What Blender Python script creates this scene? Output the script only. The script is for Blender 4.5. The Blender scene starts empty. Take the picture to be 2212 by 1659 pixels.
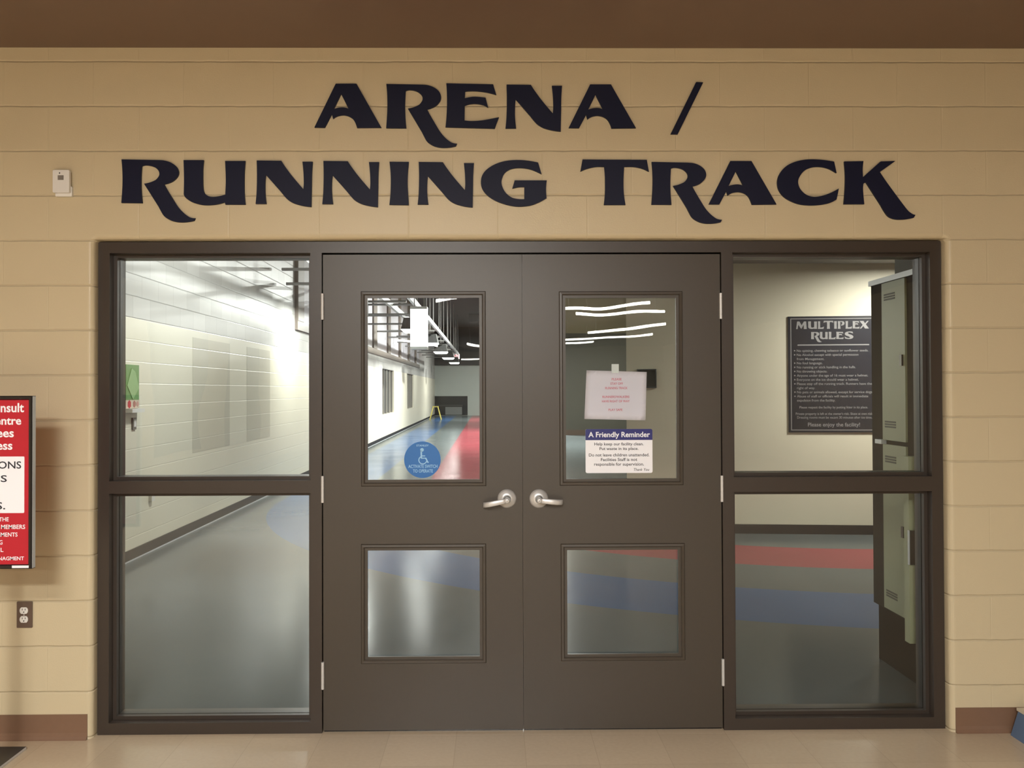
import bpy, bmesh, math, random
from mathutils import Vector, Matrix
random.seed(4)
SC = bpy.context.scene
COL = SC.collection
# ------------------------------------------------------------------ camera
F = 1850.0                                   # focal length for a 2212 px wide frame
CX, CZ, CD = -0.13087, 1.56068, 3.88235      # camera x, height, distance from the front wall (wall face y = 0)
YAW, PIT, ROL = 0.011038, 0.012307, -0.003373
PPX, PPY = 1087.158, 819.543
_fw = Vector((math.sin(YAW)*math.cos(PIT), math.cos(YAW)*math.cos(PIT), math.sin(PIT)))
_r = Vector((math.cos(YAW), -math.sin(YAW), 0)); _u = _r.cross(_fw)
RX = _r*math.cos(ROL) + _u*math.sin(ROL); UX = -_r*math.sin(ROL) + _u*math.cos(ROL)
cam_d = bpy.data.cameras.new('camera'); cam = bpy.data.objects.new('camera', cam_d); COL.objects.link(cam)
cam_d.sensor_fit = 'HORIZONTAL'; cam_d.sensor_width = 36; cam_d.lens = F/2212*36
cam_d.shift_x = (1106-PPX)/2212; cam_d.shift_y = (PPY-829.5)/2212
cam_d.clip_start = .05; cam_d.clip_end = 200
m = Matrix((RX, UX, -_fw)).transposed().to_4x4(); m.translation = (CX, -CD, CZ); cam.matrix_world = m
SC.camera = cam
# ------------------------------------------------------------------ view, world
SC.view_settings.view_transform = 'Standard'; SC.view_settings.look = 'None'
SC.view_settings.gamma = 1; SC.view_settings.use_curve_mapping = False
SC.view_settings.exposure = 0.0
W = bpy.data.worlds.new('world'); SC.world = W; W.use_nodes = True
W.node_tree.nodes['Background'].inputs[0].default_value = (.9, .95, 1, 1)
W.node_tree.nodes['Background'].inputs[1].default_value = 0.01
SC.cycles.use_denoising = True
SC.cycles.max_bounces = 10; SC.cycles.transparent_max_bounces = 16
SC.cycles.sample_clamp_indirect = 6.0
WARM = (1.0, .98, .93); COOL = (1.0, 1.0, .95)
def area(name, loc, size, power, color, rot=(0, 0, 0)):
    d = bpy.data.lights.new(name, 'AREA'); d.shape = 'RECTANGLE'; d.size, d.size_y = size; d.energy = power; d.color = color
    o = bpy.data.objects.new(name, d); o.location = loc; o.rotation_euler = rot; COL.objects.link(o); return o
# lamps in the lobby ceiling fixtures (fixtures are built below at the same places)
LOBBY_TROFFERS = [(-0.5, -6.2, 400), (-1.3, -4.5, 150), (0.3, -10.5, 240)]
for x, y, p_ in LOBBY_TROFFERS:
    area('lobby_lamp', (x, y, 3.05), (1.15, .5), p_, WARM)
# lamps in the corridor: box lights below the rack and the hanging lantern
BOX_Y = [4.4, 16.6, 22.5, 28.5, 34.5, 41.2]
BOX_P = [3, 8, 20, 25, 30, 40]
FILL_BAYS = [(-1.2, 4.6, 165), (1.0, 20.5, 1150), (1.2, 27.0, 1350), (1.3, 41.0, 800)]  # unseen high bays, added to brighten the corridor walls and far end
for i, (x, y, p_) in enumerate(FILL_BAYS):
    area('fill_bay_lamp', (x, y, 4.98 if i else 4.75), (.5, .5), p_, COOL, (0, 0 if i else math.radians(58), 0))
WALL_FILL = [(-2.80, 10.2, 75), (-2.84, 12.9, 110)]  # unseen box lamps, added for the bright spot on the left wall
for x, y, p_ in WALL_FILL:
    area('wall_fill_lamp', (x, y, 2.98), (.4, .48), p_, COOL)

# ------------------------------------------------------------------ pixel -> point helpers
def ray(px, py):
    return _fw + RX*((px-PPX)/F) - UX*((py-PPY)/F)
O = Vector((CX, -CD, CZ))
def at(px, py, Y):
    d = ray(px, py); return O + d*((Y+CD)/d.y)
def on_floor(px, py, z=0):
    d = ray(px, py); return O + d*((z-CZ)/d.z)
SK = -0.006                                   # the corridor runs a touch off square to the front wall
LX = -3.452
def on_left(px, py, off=0):
    d = ray(px, py); t = (LX+off-O.x+SK*O.y)/(d.x-SK*d.y); return O + d*t
def lx(y): return LX + SK*y

# ------------------------------------------------------------------ materials
def lin(c):
    return tuple((v/12.92 if v <= .04045 else ((v+.055)/1.055)**2.4) for v in (x/255 for x in c)) + (1,)
MATS = {}
def nodes(name):
    mt = bpy.data.materials.new(name); mt.use_nodes = True; nt = mt.node_tree
    return mt, nt, nt.nodes['Principled BSDF']
def N(nt, t, **k):
    n = nt.nodes.new(t)
    for a, b in k.items(): setattr(n, a, b)
    return n
def mth(nt, op, a, b=None, c=None):
    n = nt.nodes.new('ShaderNodeMath'); n.operation = op
    for i, v in enumerate((a, b, c)):
        if v is None: continue
        if isinstance(v, (int, float)): n.inputs[i].default_value = v
        else: nt.links.new(v, n.inputs[i])
    return n.outputs[0]
def mixc(nt, fac, a, b):
    n = nt.nodes.new('ShaderNodeMix'); n.data_type = 'RGBA'
    for i, v in ((0, fac), (6, a), (7, b)):
        if isinstance(v, (int, float)): n.inputs[i].default_value = v
        elif isinstance(v, tuple): n.inputs[i].default_value = v
        else: nt.links.new(v, n.inputs[i])
    return n.outputs[2]
def paint(name, rgb, rough=.5, metal=0, var=.06, scale=40, bump=0.0, spec=.5, coat=0):
    if name in MATS: return MATS[name]
    mt, nt, b = nodes(name)
    b.inputs['Roughness'].default_value = rough; b.inputs['Metallic'].default_value = metal
    b.inputs['Specular IOR Level'].default_value = spec; b.inputs['Coat Weight'].default_value = coat
    tc = N(nt, 'ShaderNodeTexCoord'); no = N(nt, 'ShaderNodeTexNoise'); no.inputs['Scale'].default_value = scale
    no.inputs['Detail'].default_value = 5
    nt.links.new(tc.outputs['Object'], no.inputs['Vector'])
    c = lin(rgb); lo = tuple(v*(1-var) for v in c[:3])+(1,); hi = tuple(min(1, v*(1+var)) for v in c[:3])+(1,)
    nt.links.new(mixc(nt, no.outputs['Fac'], lo, hi), b.inputs['Base Color'])
    if bump:
        bp = N(nt, 'ShaderNodeBump'); bp.inputs['Strength'].default_value = bump; bp.inputs['Distance'].default_value = .002
        nt.links.new(no.outputs['Fac'], bp.inputs['Height']); nt.links.new(bp.outputs[0], b.inputs['Normal'])
    MATS[name] = mt; return mt
def glow(name, rgb, strength):
    if name in MATS: return MATS[name]
    mt, nt, b = nodes(name); b.inputs['Base Color'].default_value = lin(rgb)
    b.inputs['Emission Color'].default_value = lin(rgb); b.inputs['Emission Strength'].default_value = strength
    MATS[name] = mt; return mt
def pane_glass(name='window_glass'):
    if name in MATS: return MATS[name]
    mt, nt, b = nodes(name); nt.nodes.remove(b)
    tr = N(nt, 'ShaderNodeBsdfTransparent'); tr.inputs[0].default_value = (.965, .985, .975, 1)
    gl = N(nt, 'ShaderNodeBsdfGlossy'); gl.inputs['Roughness'].default_value = 0.0; gl.inputs[0].default_value = (1, 1, 1, 1)
    tc = N(nt, 'ShaderNodeTexCoord'); no = N(nt, 'ShaderNodeTexNoise'); no.inputs['Scale'].default_value = 2.2; no.inputs['Detail'].default_value = 1
    nt.links.new(tc.outputs['Object'], no.inputs['Vector'])
    bp = N(nt, 'ShaderNodeBump'); bp.inputs['Strength'].default_value = .22; bp.inputs['Distance'].default_value = .01
    nt.links.new(no.outputs['Fac'], bp.inputs['Height']); nt.links.new(bp.outputs[0], gl.inputs['Normal'])
    fr = N(nt, 'ShaderNodeFresnel'); fr.inputs['IOR'].default_value = 1.5
    mx = N(nt, 'ShaderNodeMixShader'); nt.links.new(fr.outputs[0], mx.inputs[0]); nt.links.new(tr.outputs[0], mx.inputs[1]); nt.links.new(gl.outputs[0], mx.inputs[2])
    nt.links.new(mx.outputs[0], nt.nodes['Material Output'].inputs['Surface'])
    MATS[name] = mt; return mt
def block_wall(name, rgb, axis=0, z0=.008, x0=0.0, rgb_top=None, ztop=2.24, rough=.36, depth=1.0, skew=False):
    """painted concrete block: 203 mm courses, 406 mm blocks in running bond, raked joints; optional unpainted blocks above ztop"""
    if name in MATS: return MATS[name]
    mt, nt, b = nodes(name); b.inputs['Roughness'].default_value = rough; b.inputs['Specular IOR Level'].default_value = .35
    tc = N(nt, 'ShaderNodeTexCoord'); sp = N(nt, 'ShaderNodeSeparateXYZ'); nt.links.new(tc.outputs['Object'], sp.inputs[0])
    nz = N(nt, 'ShaderNodeTexNoise'); nz.inputs['Scale'].default_value = 9; nz.inputs['Detail'].default_value = 3
    nt.links.new(tc.outputs['Object'], nz.inputs['Vector'])
    wob = mth(nt, 'MULTIPLY', mth(nt, 'SUBTRACT', nz.outputs['Fac'], .5), .008)
    zz = mth(nt, 'DIVIDE', mth(nt, 'ADD', mth(nt, 'SUBTRACT', sp.outputs[2], z0), wob), .2032)
    row = mth(nt, 'FLOOR', mth(nt, 'ADD', zz, 50)); fz = mth(nt, 'FRACT', mth(nt, 'ADD', zz, 50))
    par = mth(nt, 'MULTIPLY', mth(nt, 'MODULO', row, 2), .5)
    xx = mth(nt, 'ADD', mth(nt, 'ADD', mth(nt, 'DIVIDE', mth(nt, 'SUBTRACT', sp.outputs[axis], x0), .4064), 50), par)
    fx = mth(nt, 'FRACT', xx); col = mth(nt, 'FLOOR', xx)
    dz = mth(nt, 'MULTIPLY', mth(nt, 'MINIMUM', fz, mth(nt, 'SUBTRACT', 1, fz)), .2032)
    dx = mth(nt, 'MULTIPLY', mth(nt, 'MINIMUM', fx, mth(nt, 'SUBTRACT', 1, fx)), .4064)
    def groove(d, w):
        n = N(nt, 'ShaderNodeMapRange'); n.interpolation_type = 'SMOOTHSTEP'
        nt.links.new(d, n.inputs[0]); n.inputs[1].default_value = 0; n.inputs[2].default_value = w; n.inputs[3].default_value = 0; n.inputs[4].default_value = 1
        return n.outputs[0]
    gz = groove(dz, .0065); gx = groove(dx, .0045)
    gxs = mth(nt, 'ADD', mth(nt, 'MULTIPLY', gx, .16), .84)
    h = mth(nt, 'MINIMUM', gz, gxs)
    fine = N(nt, 'ShaderNodeTexNoise'); fine.inputs['Scale'].default_value = 160; fine.inputs['Detail'].default_value = 4
    nt.links.new(tc.outputs['Object'], fine.inputs['Vector'])
    hh = mth(nt, 'ADD', h, mth(nt, 'MULTIPLY', fine.outputs['Fac'], .10))
    bp = N(nt, 'ShaderNodeBump'); bp.inputs['Strength'].default_value = .62*depth; bp.inputs['Distance'].default_value = .007
    nt.links.new(hh, bp.inputs['Height']); nt.links.new(bp.outputs[0], b.inputs['Normal'])
    c = lin(rgb)
    wn = N(nt, 'ShaderNodeTexWhiteNoise', noise_dimensions='2D'); cb = N(nt, 'ShaderNodeCombineXYZ')
    nt.links.new(row, cb.inputs[0]); nt.links.new(col, cb.inputs[1]); nt.links.new(cb.outputs[0], wn.inputs['Vector'])
    big = N(nt, 'ShaderNodeTexNoise'); big.inputs['Scale'].default_value = 1.3; nt.links.new(tc.outputs['Object'], big.inputs['Vector'])
    f1 = mth(nt, 'ADD', mth(nt, 'MULTIPLY', wn.outputs['Value'], .025), mth(nt, 'MULTIPLY', big.outputs['Fac'], .08))
    base = mixc(nt, f1, c, tuple(v*.55 for v in c[:3])+(1,))
    if rgb_top:
        t = lin(rgb_top)
        top = mixc(nt, mth(nt, 'MULTIPLY', wn.outputs['Value'], .30), t, tuple(v*.5 for v in t[:3])+(1,))
        joint = mth(nt, 'MULTIPLY', mth(nt, 'SUBTRACT', 1, mth(nt, 'MINIMUM', gz, gx)), .6)
        top = mixc(nt, joint, top, tuple(v*.35 for v in t[:3])+(1,))
        base = mixc(nt, mth(nt, 'GREATER_THAN', sp.outputs[2], ztop), base, top)
    nt.links.new(base, b.inputs['Base Color'])
    MATS[name] = mt; return mt
def tile_floor(name, rgb, tile=.3048, rough=.22):
    mt, nt, b = nodes(name); tc = N(nt, 'ShaderNodeTexCoord')
    br = N(nt, 'ShaderNodeTexBrick'); br.offset = 0; br.inputs['Scale'].default_value = 1
    br.inputs['Brick Width'].default_value = tile; br.inputs['Row Height'].default_value = tile; br.inputs['Mortar Size'].default_value = .0008
    c = lin(rgb); br.inputs['Color1'].default_value = c; br.inputs['Color2'].default_value = tuple(v*.93 for v in c[:3])+(1,)
    br.inputs['Mortar'].default_value = tuple(v*.7 for v in c[:3])+(1,)
    nt.links.new(tc.outputs['Object'], br.inputs['Vector'])
    no = N(nt, 'ShaderNodeTexNoise'); no.inputs['Scale'].default_value = 55; no.inputs['Detail'].default_value = 6; nt.links.new(tc.outputs['Object'], no.inputs['Vector'])
    n2 = N(nt, 'ShaderNodeTexNoise'); n2.inputs['Scale'].default_value = 3; n2.inputs['Detail'].default_value = 3; nt.links.new(tc.outputs['Object'], n2.inputs['Vector'])
    f = mth(nt, 'ADD', mth(nt, 'MULTIPLY', no.outputs['Fac'], .3), mth(nt, 'MULTIPLY', n2.outputs['Fac'], .2))
    nt.links.new(mixc(nt, f, br.outputs['Color'], tuple(v*.62 for v in c[:3])+(1,)), b.inputs['Base Color'])
    b.inputs['Roughness'].default_value = rough
    nt.links.new(mth(nt, 'ADD', mth(nt, 'MULTIPLY', n2.outputs['Fac'], .2), rough-.1), b.inputs['Roughness'])
    return mt
TC = (3.70, 8.40)                              # centre of the track's bend
def track_floor(name):
    """rubber sheet flooring: grey with a blue and a red lane that run straight, then bend round TC"""
    mt, nt, b = nodes(name); tc = N(nt, 'ShaderNodeTexCoord'); sp = N(nt, 'ShaderNodeSeparateXYZ'); nt.links.new(tc.outputs['Object'], sp.inputs[0])
    dx = mth(nt, 'SUBTRACT', TC[0], mth(nt, 'SUBTRACT', sp.outputs[0], mth(nt, 'MULTIPLY', mth(nt, 'MAXIMUM', mth(nt, 'SUBTRACT', sp.outputs[1], TC[1]), 0), SK)))
    dy = mth(nt, 'MINIMUM', mth(nt, 'SUBTRACT', sp.outputs[1], TC[1]), 0)
    r = mth(nt, 'SQRT', mth(nt, 'ADD', mth(nt, 'MULTIPLY', dx, dx), mth(nt, 'MULTIPLY', dy, dy)))
    def band(a, c): return mth(nt, 'MULTIPLY', mth(nt, 'GREATER_THAN', r, a), mth(nt, 'LESS_THAN', r, c))
    no = N(nt, 'ShaderNodeTexNoise'); no.inputs['Scale'].default_value = 30; no.inputs['Detail'].default_value = 8; no.inputs['Roughness'].default_value = .7
    nt.links.new(tc.outputs['Object'], no.inputs['Vector'])
    n2 = N(nt, 'ShaderNodeTexNoise'); n2.inputs['Scale'].default_value = 1.1; n2.inputs['Detail'].default_value = 4; nt.links.new(tc.outputs['Object'], n2.inputs['Vector'])
    grey, blue, red = lin((93, 100, 102)), lin((62, 95, 138)), lin((150, 62, 72))
    c = mixc(nt, band(5.86, 6.85), grey, blue); c = mixc(nt, band(3.97, 4.92), c, red)
    f = mth(nt, 'ADD', mth(nt, 'MULTIPLY', no.outputs['Fac'], .35), mth(nt, 'MULTIPLY', n2.outputs['Fac'], .35))
    dark = N(nt, 'ShaderNodeMix'); dark.data_type = 'RGBA'; dark.blend_type = 'MULTIPLY'; nt.links.new(f, dark.inputs[0]); nt.links.new(c, dark.inputs[6]); dark.inputs[7].default_value = (.55, .56, .55, 1)
    nt.links.new(dark.outputs[2], b.inputs['Base Color'])
    nt.links.new(mth(nt, 'ADD', mth(nt, 'MULTIPLY', n2.outputs['Fac'], .10), .13), b.inputs['Roughness'])
    b.inputs['Specular IOR Level'].default_value = .04
    bp = N(nt, 'ShaderNodeBump'); bp.inputs['Strength'].default_value = .06; bp.inputs['Distance'].default_value = .002
    nt.links.new(no.outputs['Fac'], bp.inputs['Height']); nt.links.new(bp.outputs[0], b.inputs['Normal'])
    return mt

M_WALL = block_wall('tan_painted_block', (203, 189, 158), axis=0, x0=.094)
M_CORR = block_wall('cream_painted_block', (230, 225, 207), axis=1, x0=.23, rgb_top=(196, 195, 192), depth=.4)
M_CREAM = paint('cream_wall_paint', (226, 219, 197), .5, var=.02, scale=4)
M_FRAME = paint('dark_brown_enamel', (57, 49, 43), .36, var=.05, scale=120, bump=.05)
M_DOOR = paint('brown_door_enamel', (65, 58, 50), .38, var=.05, scale=90, bump=.05)
M_CEIL = paint('brown_ceiling_paint', (114, 91, 77), .42, var=.05, scale=8)
M_BASE = paint('brown_rubber_cove', (122, 94, 75), .4, var=.06, scale=30)
M_BLACKBASE = paint('black_rubber_cove', (30, 30, 36), .5, var=.05, scale=30, spec=.25)
M_STEEL = paint('satin_steel', (212, 212, 212), .4, .5, var=.03, scale=200)
M_STEELD = paint('dark_steel', (88, 90, 92), .4, .8, var=.05, scale=80)
M_NAVY = paint('navy_black_letter_paint', (13, 17, 44), .5, var=.1, scale=30, spec=.25)
M_WHITE = paint('white_plastic', (226, 224, 220), .4, var=.02, scale=30)
M_PAPER = paint('white_paper', (240, 239, 248), .7, var=.02, scale=12)
M_VINYL = paint('white_vinyl', (240, 242, 250), .35, var=.01, scale=12)
M_DNAVY = paint('dark_navy_band', (24, 28, 112), .35, var=.02, scale=12)
M_RED = paint('red_print', (184, 26, 46), .35, var=.03, scale=30)
M_BLACKG = paint('black_gloss', (26, 24, 26), .2, var=.05, scale=40)
M_INK = paint('black_ink', (34, 36, 48), .5, var=.02)
M_PINK = paint('red_ink', (206, 112, 132), .6, var=.02)
M_GLASS = pane_glass()
M_DARKROOM = paint('charcoal_paint', (62, 62, 62), .6, var=.08, scale=2)
M_GREYWALL = paint('grey_green_wall', (176, 182, 176), .5, var=.04, scale=3)
M_LOCKER = paint('pale_green_cream_locker', (158, 160, 130), .38, var=.04, scale=20)
M_LAMP_WARM = glow('warm_tube', (255, 250, 240), 45)
M_LENS = glow('cool_lens', (250, 255, 250), 14)
M_LENS_DIM = glow('cool_lens_dim', (250, 255, 250), 3)
M_TROFFER = glow('troffer_lens', (255, 240, 215), 8)

# ------------------------------------------------------------------ mesh helpers
def obj(name, bm, mat, parent=None, smooth=False, bevel=0):
    me = bpy.data.meshes.new(name)
    if bevel:
        bmesh.ops.bevel(bm, geom=[e for e in bm.edges if e.calc_face_angle(0) > .6], offset=bevel, segments=2, affect='EDGES', profile=.5)
    bmesh.ops.recalc_face_normals(bm, faces=bm.faces)
    bm.to_mesh(me); bm.free()
    for p in me.polygons: p.use_smooth = smooth
    mats = mat if isinstance(mat, (list, tuple)) else [mat]
    for x in mats: me.materials.append(x)
    o = bpy.data.objects.new(name, me); COL.objects.link(o)
    if parent is not None:
        o.parent = parent
        o.matrix_parent_inverse = Matrix.Translation(-parent.location)     # meshes are written in world coordinates
    return o
def tag(o, label, cat, group=None, kind=None):
    o['label'] = label; o['category'] = cat
    if group: o['group'] = group
    if kind: o['kind'] = kind
    return o
def thing(name, label, cat, loc=(0, 0, 0), group=None, kind=None):
    o = bpy.data.objects.new(name, None); o.location = loc; o.empty_display_size = .05; COL.objects.link(o)
    return tag(o, label, cat, group, kind)
def struct(name, bm, mat, label, cat):
    return tag(obj(name, bm, mat), label, cat, kind='structure')
def box(bm, x0, x1, y0, y1, z0, z1):
    v = [bm.verts.new(p) for p in ((x0, y0, z0), (x1, y0, z0), (x1, y1, z0), (x0, y1, z0), (x0, y0, z1), (x1, y0, z1), (x1, y1, z1), (x0, y1, z1))]
    for f in ((0, 3, 2, 1), (4, 5, 6, 7), (0, 1, 5, 4), (1, 2, 6, 5), (2, 3, 7, 6), (3, 0, 4, 7)): bm.faces.new([v[i] for i in f])
    return v
def bx(*a):
    bm = bmesh.new(); box(bm, *a); return bm
def hexa(pts):
    """solid from 8 corners: bottom loop then top loop"""
    bm = bmesh.new(); v = [bm.verts.new(p) for p in pts]
    for f in ((0, 3, 2, 1), (4, 5, 6, 7), (0, 1, 5, 4), (1, 2, 6, 5), (2, 3, 7, 6), (3, 0, 4, 7)): bm.faces.new([v[i] for i in f])
    return bm
def tube(bm, a, b, r, seg=12, caps=True, r2=None):
    a, b = Vector(a), Vector(b); d = (b-a).normalized(); s = d.orthogonal().normalized(); t = d.cross(s); r2 = r if r2 is None else r2
    A = [bm.verts.new(a+(s*math.cos(i*2*math.pi/seg)+t*math.sin(i*2*math.pi/seg))*r) for i in range(seg)]
    B = [bm.verts.new(b+(s*math.cos(i*2*math.pi/seg)+t*math.sin(i*2*math.pi/seg))*r2) for i in range(seg)]
    for i in range(seg): bm.faces.new((A[i], A[(i+1) % seg], B[(i+1) % seg], B[i]))
    if caps: bm.faces.new(A[::-1]); bm.faces.new(B)
def lathe_y(bm, cx, cz, prof, seg=40):
    """revolve (radius, y) about a y-axis through cx, cz"""
    rings = []
    for r, y in prof:
        rings.append([bm.verts.new((cx+math.cos(i*2*math.pi/seg)*r, y, cz+math.sin(i*2*math.pi/seg)*r)) for i in range(seg)] if r > 1e-6 else [bm.verts.new((cx, y, cz))])
    for A, B in zip(rings, rings[1:]):
        for i in range(seg):
            j = (i+1) % seg
            if len(A) == 1 and len(B) == 1: continue
            if len(B) == 1: bm.faces.new((A[i], A[j], B[0]))
            elif len(A) == 1: bm.faces.new((A[0], B[j], B[i]))
            else: bm.faces.new((A[i], A[j], B[j], B[i]))
def pierced(x0, x1, z0, z1, holes, y0, y1):
    """slab in the xz plane with rectangular holes"""
    bm = bmesh.new()
    xs = sorted({x0, x1} | {h[0] for h in holes} | {h[1] for h in holes}); zs = sorted({z0, z1} | {h[2] for h in holes} | {h[3] for h in holes})
    vs = {}
    def V(i, k, s):
        if (i, k, s) not in vs: vs[(i, k, s)] = bm.verts.new((xs[i], (y0, y1)[s], zs[k]))
        return vs[(i, k, s)]
    def solid(i, k):
        if not (0 <= i < len(xs)-1 and 0 <= k < len(zs)-1): return False
        mx, mz = (xs[i]+xs[i+1])/2, (zs[k]+zs[k+1])/2
        return not any(h[0] < mx < h[1] and h[2] < mz < h[3] for h in holes)
    for i in range(len(xs)-1):
        for k in range(len(zs)-1):
            if not solid(i, k): continue
            bm.faces.new((V(i, k, 0), V(i+1, k, 0), V(i+1, k+1, 0), V(i, k+1, 0))); bm.faces.new((V(i, k, 1), V(i, k+1, 1), V(i+1, k+1, 1), V(i+1, k, 1)))
            if not solid(i-1, k): bm.faces.new((V(i, k, 0), V(i, k+1, 0), V(i, k+1, 1), V(i, k, 1)))
            if not solid(i+1, k): bm.faces.new((V(i+1, k, 0), V(i+1, k, 1), V(i+1, k+1, 1), V(i+1, k+1, 0)))
            if not solid(i, k-1): bm.faces.new((V(i, k, 0), V(i, k, 1), V(i+1, k, 1), V(i+1, k, 0)))
            if not solid(i, k+1): bm.faces.new((V(i, k+1, 0), V(i+1, k+1, 0), V(i+1, k+1, 1), V(i, k+1, 1)))
    return bm
def ring(bm, x0, x1, z0, z1, prof):
    """mitred rectangular frame; prof = list of (inset, y), closed"""
    loops = []
    for ins, y in prof:
        loops.append([bm.verts.new(p) for p in ((x0+ins, y, z0+ins), (x1-ins, y, z0+ins), (x1-ins, y, z1-ins), (x0+ins, y, z1-ins))])
    for A, B in zip(loops, loops[1:]+loops[:1]):
        for i in range(4): bm.faces.new((A[i], A[(i+1) % 4], B[(i+1) % 4], B[i]))
def rrect(x0, x1, z0, z1, r, seg=6):
    pts = []
    for cx, cz, a0 in ((x1-r, z1-r, 0), (x0+r, z1-r, 90), (x0+r, z0+r, 180), (x1-r, z0+r, 270)):
        for i in range(seg+1):
            a = math.radians(a0+90*i/seg); pts.append((cx+r*math.cos(a), cz+r*math.sin(a)))
    return pts
def prism(bm, pts, y0, y1):
    A = [bm.verts.new((x, y0, z)) for x, z in pts]; B = [bm.verts.new((x, y1, z)) for x, z in pts]
    bm.faces.new(A); bm.faces.new(B[::-1])
    for i in range(len(pts)): j = (i+1) % len(pts); bm.faces.new((A[i], B[i], B[j], A[j]))
def prism_x(bm, pts, x0, x1):
    A = [bm.verts.new((x0, y, z)) for y, z in pts]; B = [bm.verts.new((x1, y, z)) for y, z in pts]
    bm.faces.new(A); bm.faces.new(B[::-1])
    for i in range(len(pts)): j = (i+1) % len(pts); bm.faces.new((A[i], B[i], B[j], A[j]))
def prect(px0, py0, px1, py1, Y):
    a, b = at(px0, py1, Y), at(px1, py0, Y); return a.x, b.x, a.z, b.z

# ------------------------------------------------------------------ text (built-in font) and cut letters
def text_bm(bm, s, x0, x1, zb, zt, Y, bold=0.0, shear=0.0, ref='H', thick=.0004):
    """a line of lettering: x0..x1 wide, baseline zb, capital height up to zt, facing -y"""
    cu = bpy.data.curves.new('text', 'FONT'); cu.body = s; cu.size = 1; cu.offset = bold; cu.shear = shear; cu.resolution_u = 3
    o = bpy.data.objects.new('text', cu); COL.objects.link(o)
    me = bpy.data.meshes.new_from_object(o.evaluated_get(bpy.context.evaluated_depsgraph_get()))
    xs = [v.co.x for v in me.vertices]; mx0, mx1 = min(xs), max(xs); cap = .73 if ref == 'H' else .55
    sx = (x1-x0)/(mx1-mx0); sz = (zt-zb)/cap
    vv = [bm.verts.new((x0+(v.co.x-mx0)*sx, Y-thick, zb+v.co.y*sz)) for v in me.vertices]
    for p in me.polygons:
        try: bm.faces.new([vv[i] for i in p.vertices])
        except ValueError: pass
    bpy.data.objects.remove(o); bpy.data.meshes.remove(me); bpy.data.curves.remove(cu)
def ptext(bm, s, px0, px1, pyt, pyb, Y, **k):
    a, b = at(px0, pyb, Y), at(px1, pyt, Y); c = at(px1, pyb, Y)
    text_bm(bm, s, a.x, b.x, (a.z+c.z)/2, b.z+((a.z-c.z)/2), Y, **k)
def lines(name, mat, parent, items, Y, **k):
    for s, xa, xb, yt, yb in items:
        bm = bmesh.new(); ptext(bm, s, xa, xb, yt, yb, Y, **k); obj(name, bm, mat, parent)
def smooth_loop(pts, n=5):
    """points (x, y) are corners, (x, y, 1) lie on a curve"""
    out = []; L = len(pts)
    for i in range(L):
        p1, p2 = pts[i], pts[(i+1) % L]; c1, c2 = len(p1) == 2, len(p2) == 2
        out.append((p1[0], p1[1]))
        if c1 and c2: continue
        p0 = pts[i-1]; p3 = pts[(i+2) % L]
        m1 = ((p2[0]-p0[0])/2, (p2[1]-p0[1])/2) if not c1 else None
        m2 = ((p3[0]-p1[0])/2, (p3[1]-p1[1])/2) if not c2 else None
        if m1 is None: m1 = (1.5*(p2[0]-p1[0])-.5*m2[0], 1.5*(p2[1]-p1[1])-.5*m2[1])
        if m2 is None: m2 = (1.5*(p2[0]-p1[0])-.5*m1[0], 1.5*(p2[1]-p1[1])-.5*m1[1])
        l = math.hypot(p2[0]-p1[0], p2[1]-p1[1])
        m1, m2 = [tuple(v*min(1, l/max(1e-9, math.hypot(*mm))) for v in mm) for mm in (m1, m2)]
        for k in range(1, n):
            t = k/n; a = 2*t**3-3*t*t+1; b = t**3-2*t*t+t; c = -2*t**3+3*t*t; d = t**3-t*t
            out.append((a*p1[0]+b*m1[0]+c*p2[0]+d*m2[0], a*p1[1]+b*m1[1]+c*p2[1]+d*m2[1]))
    return out
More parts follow.
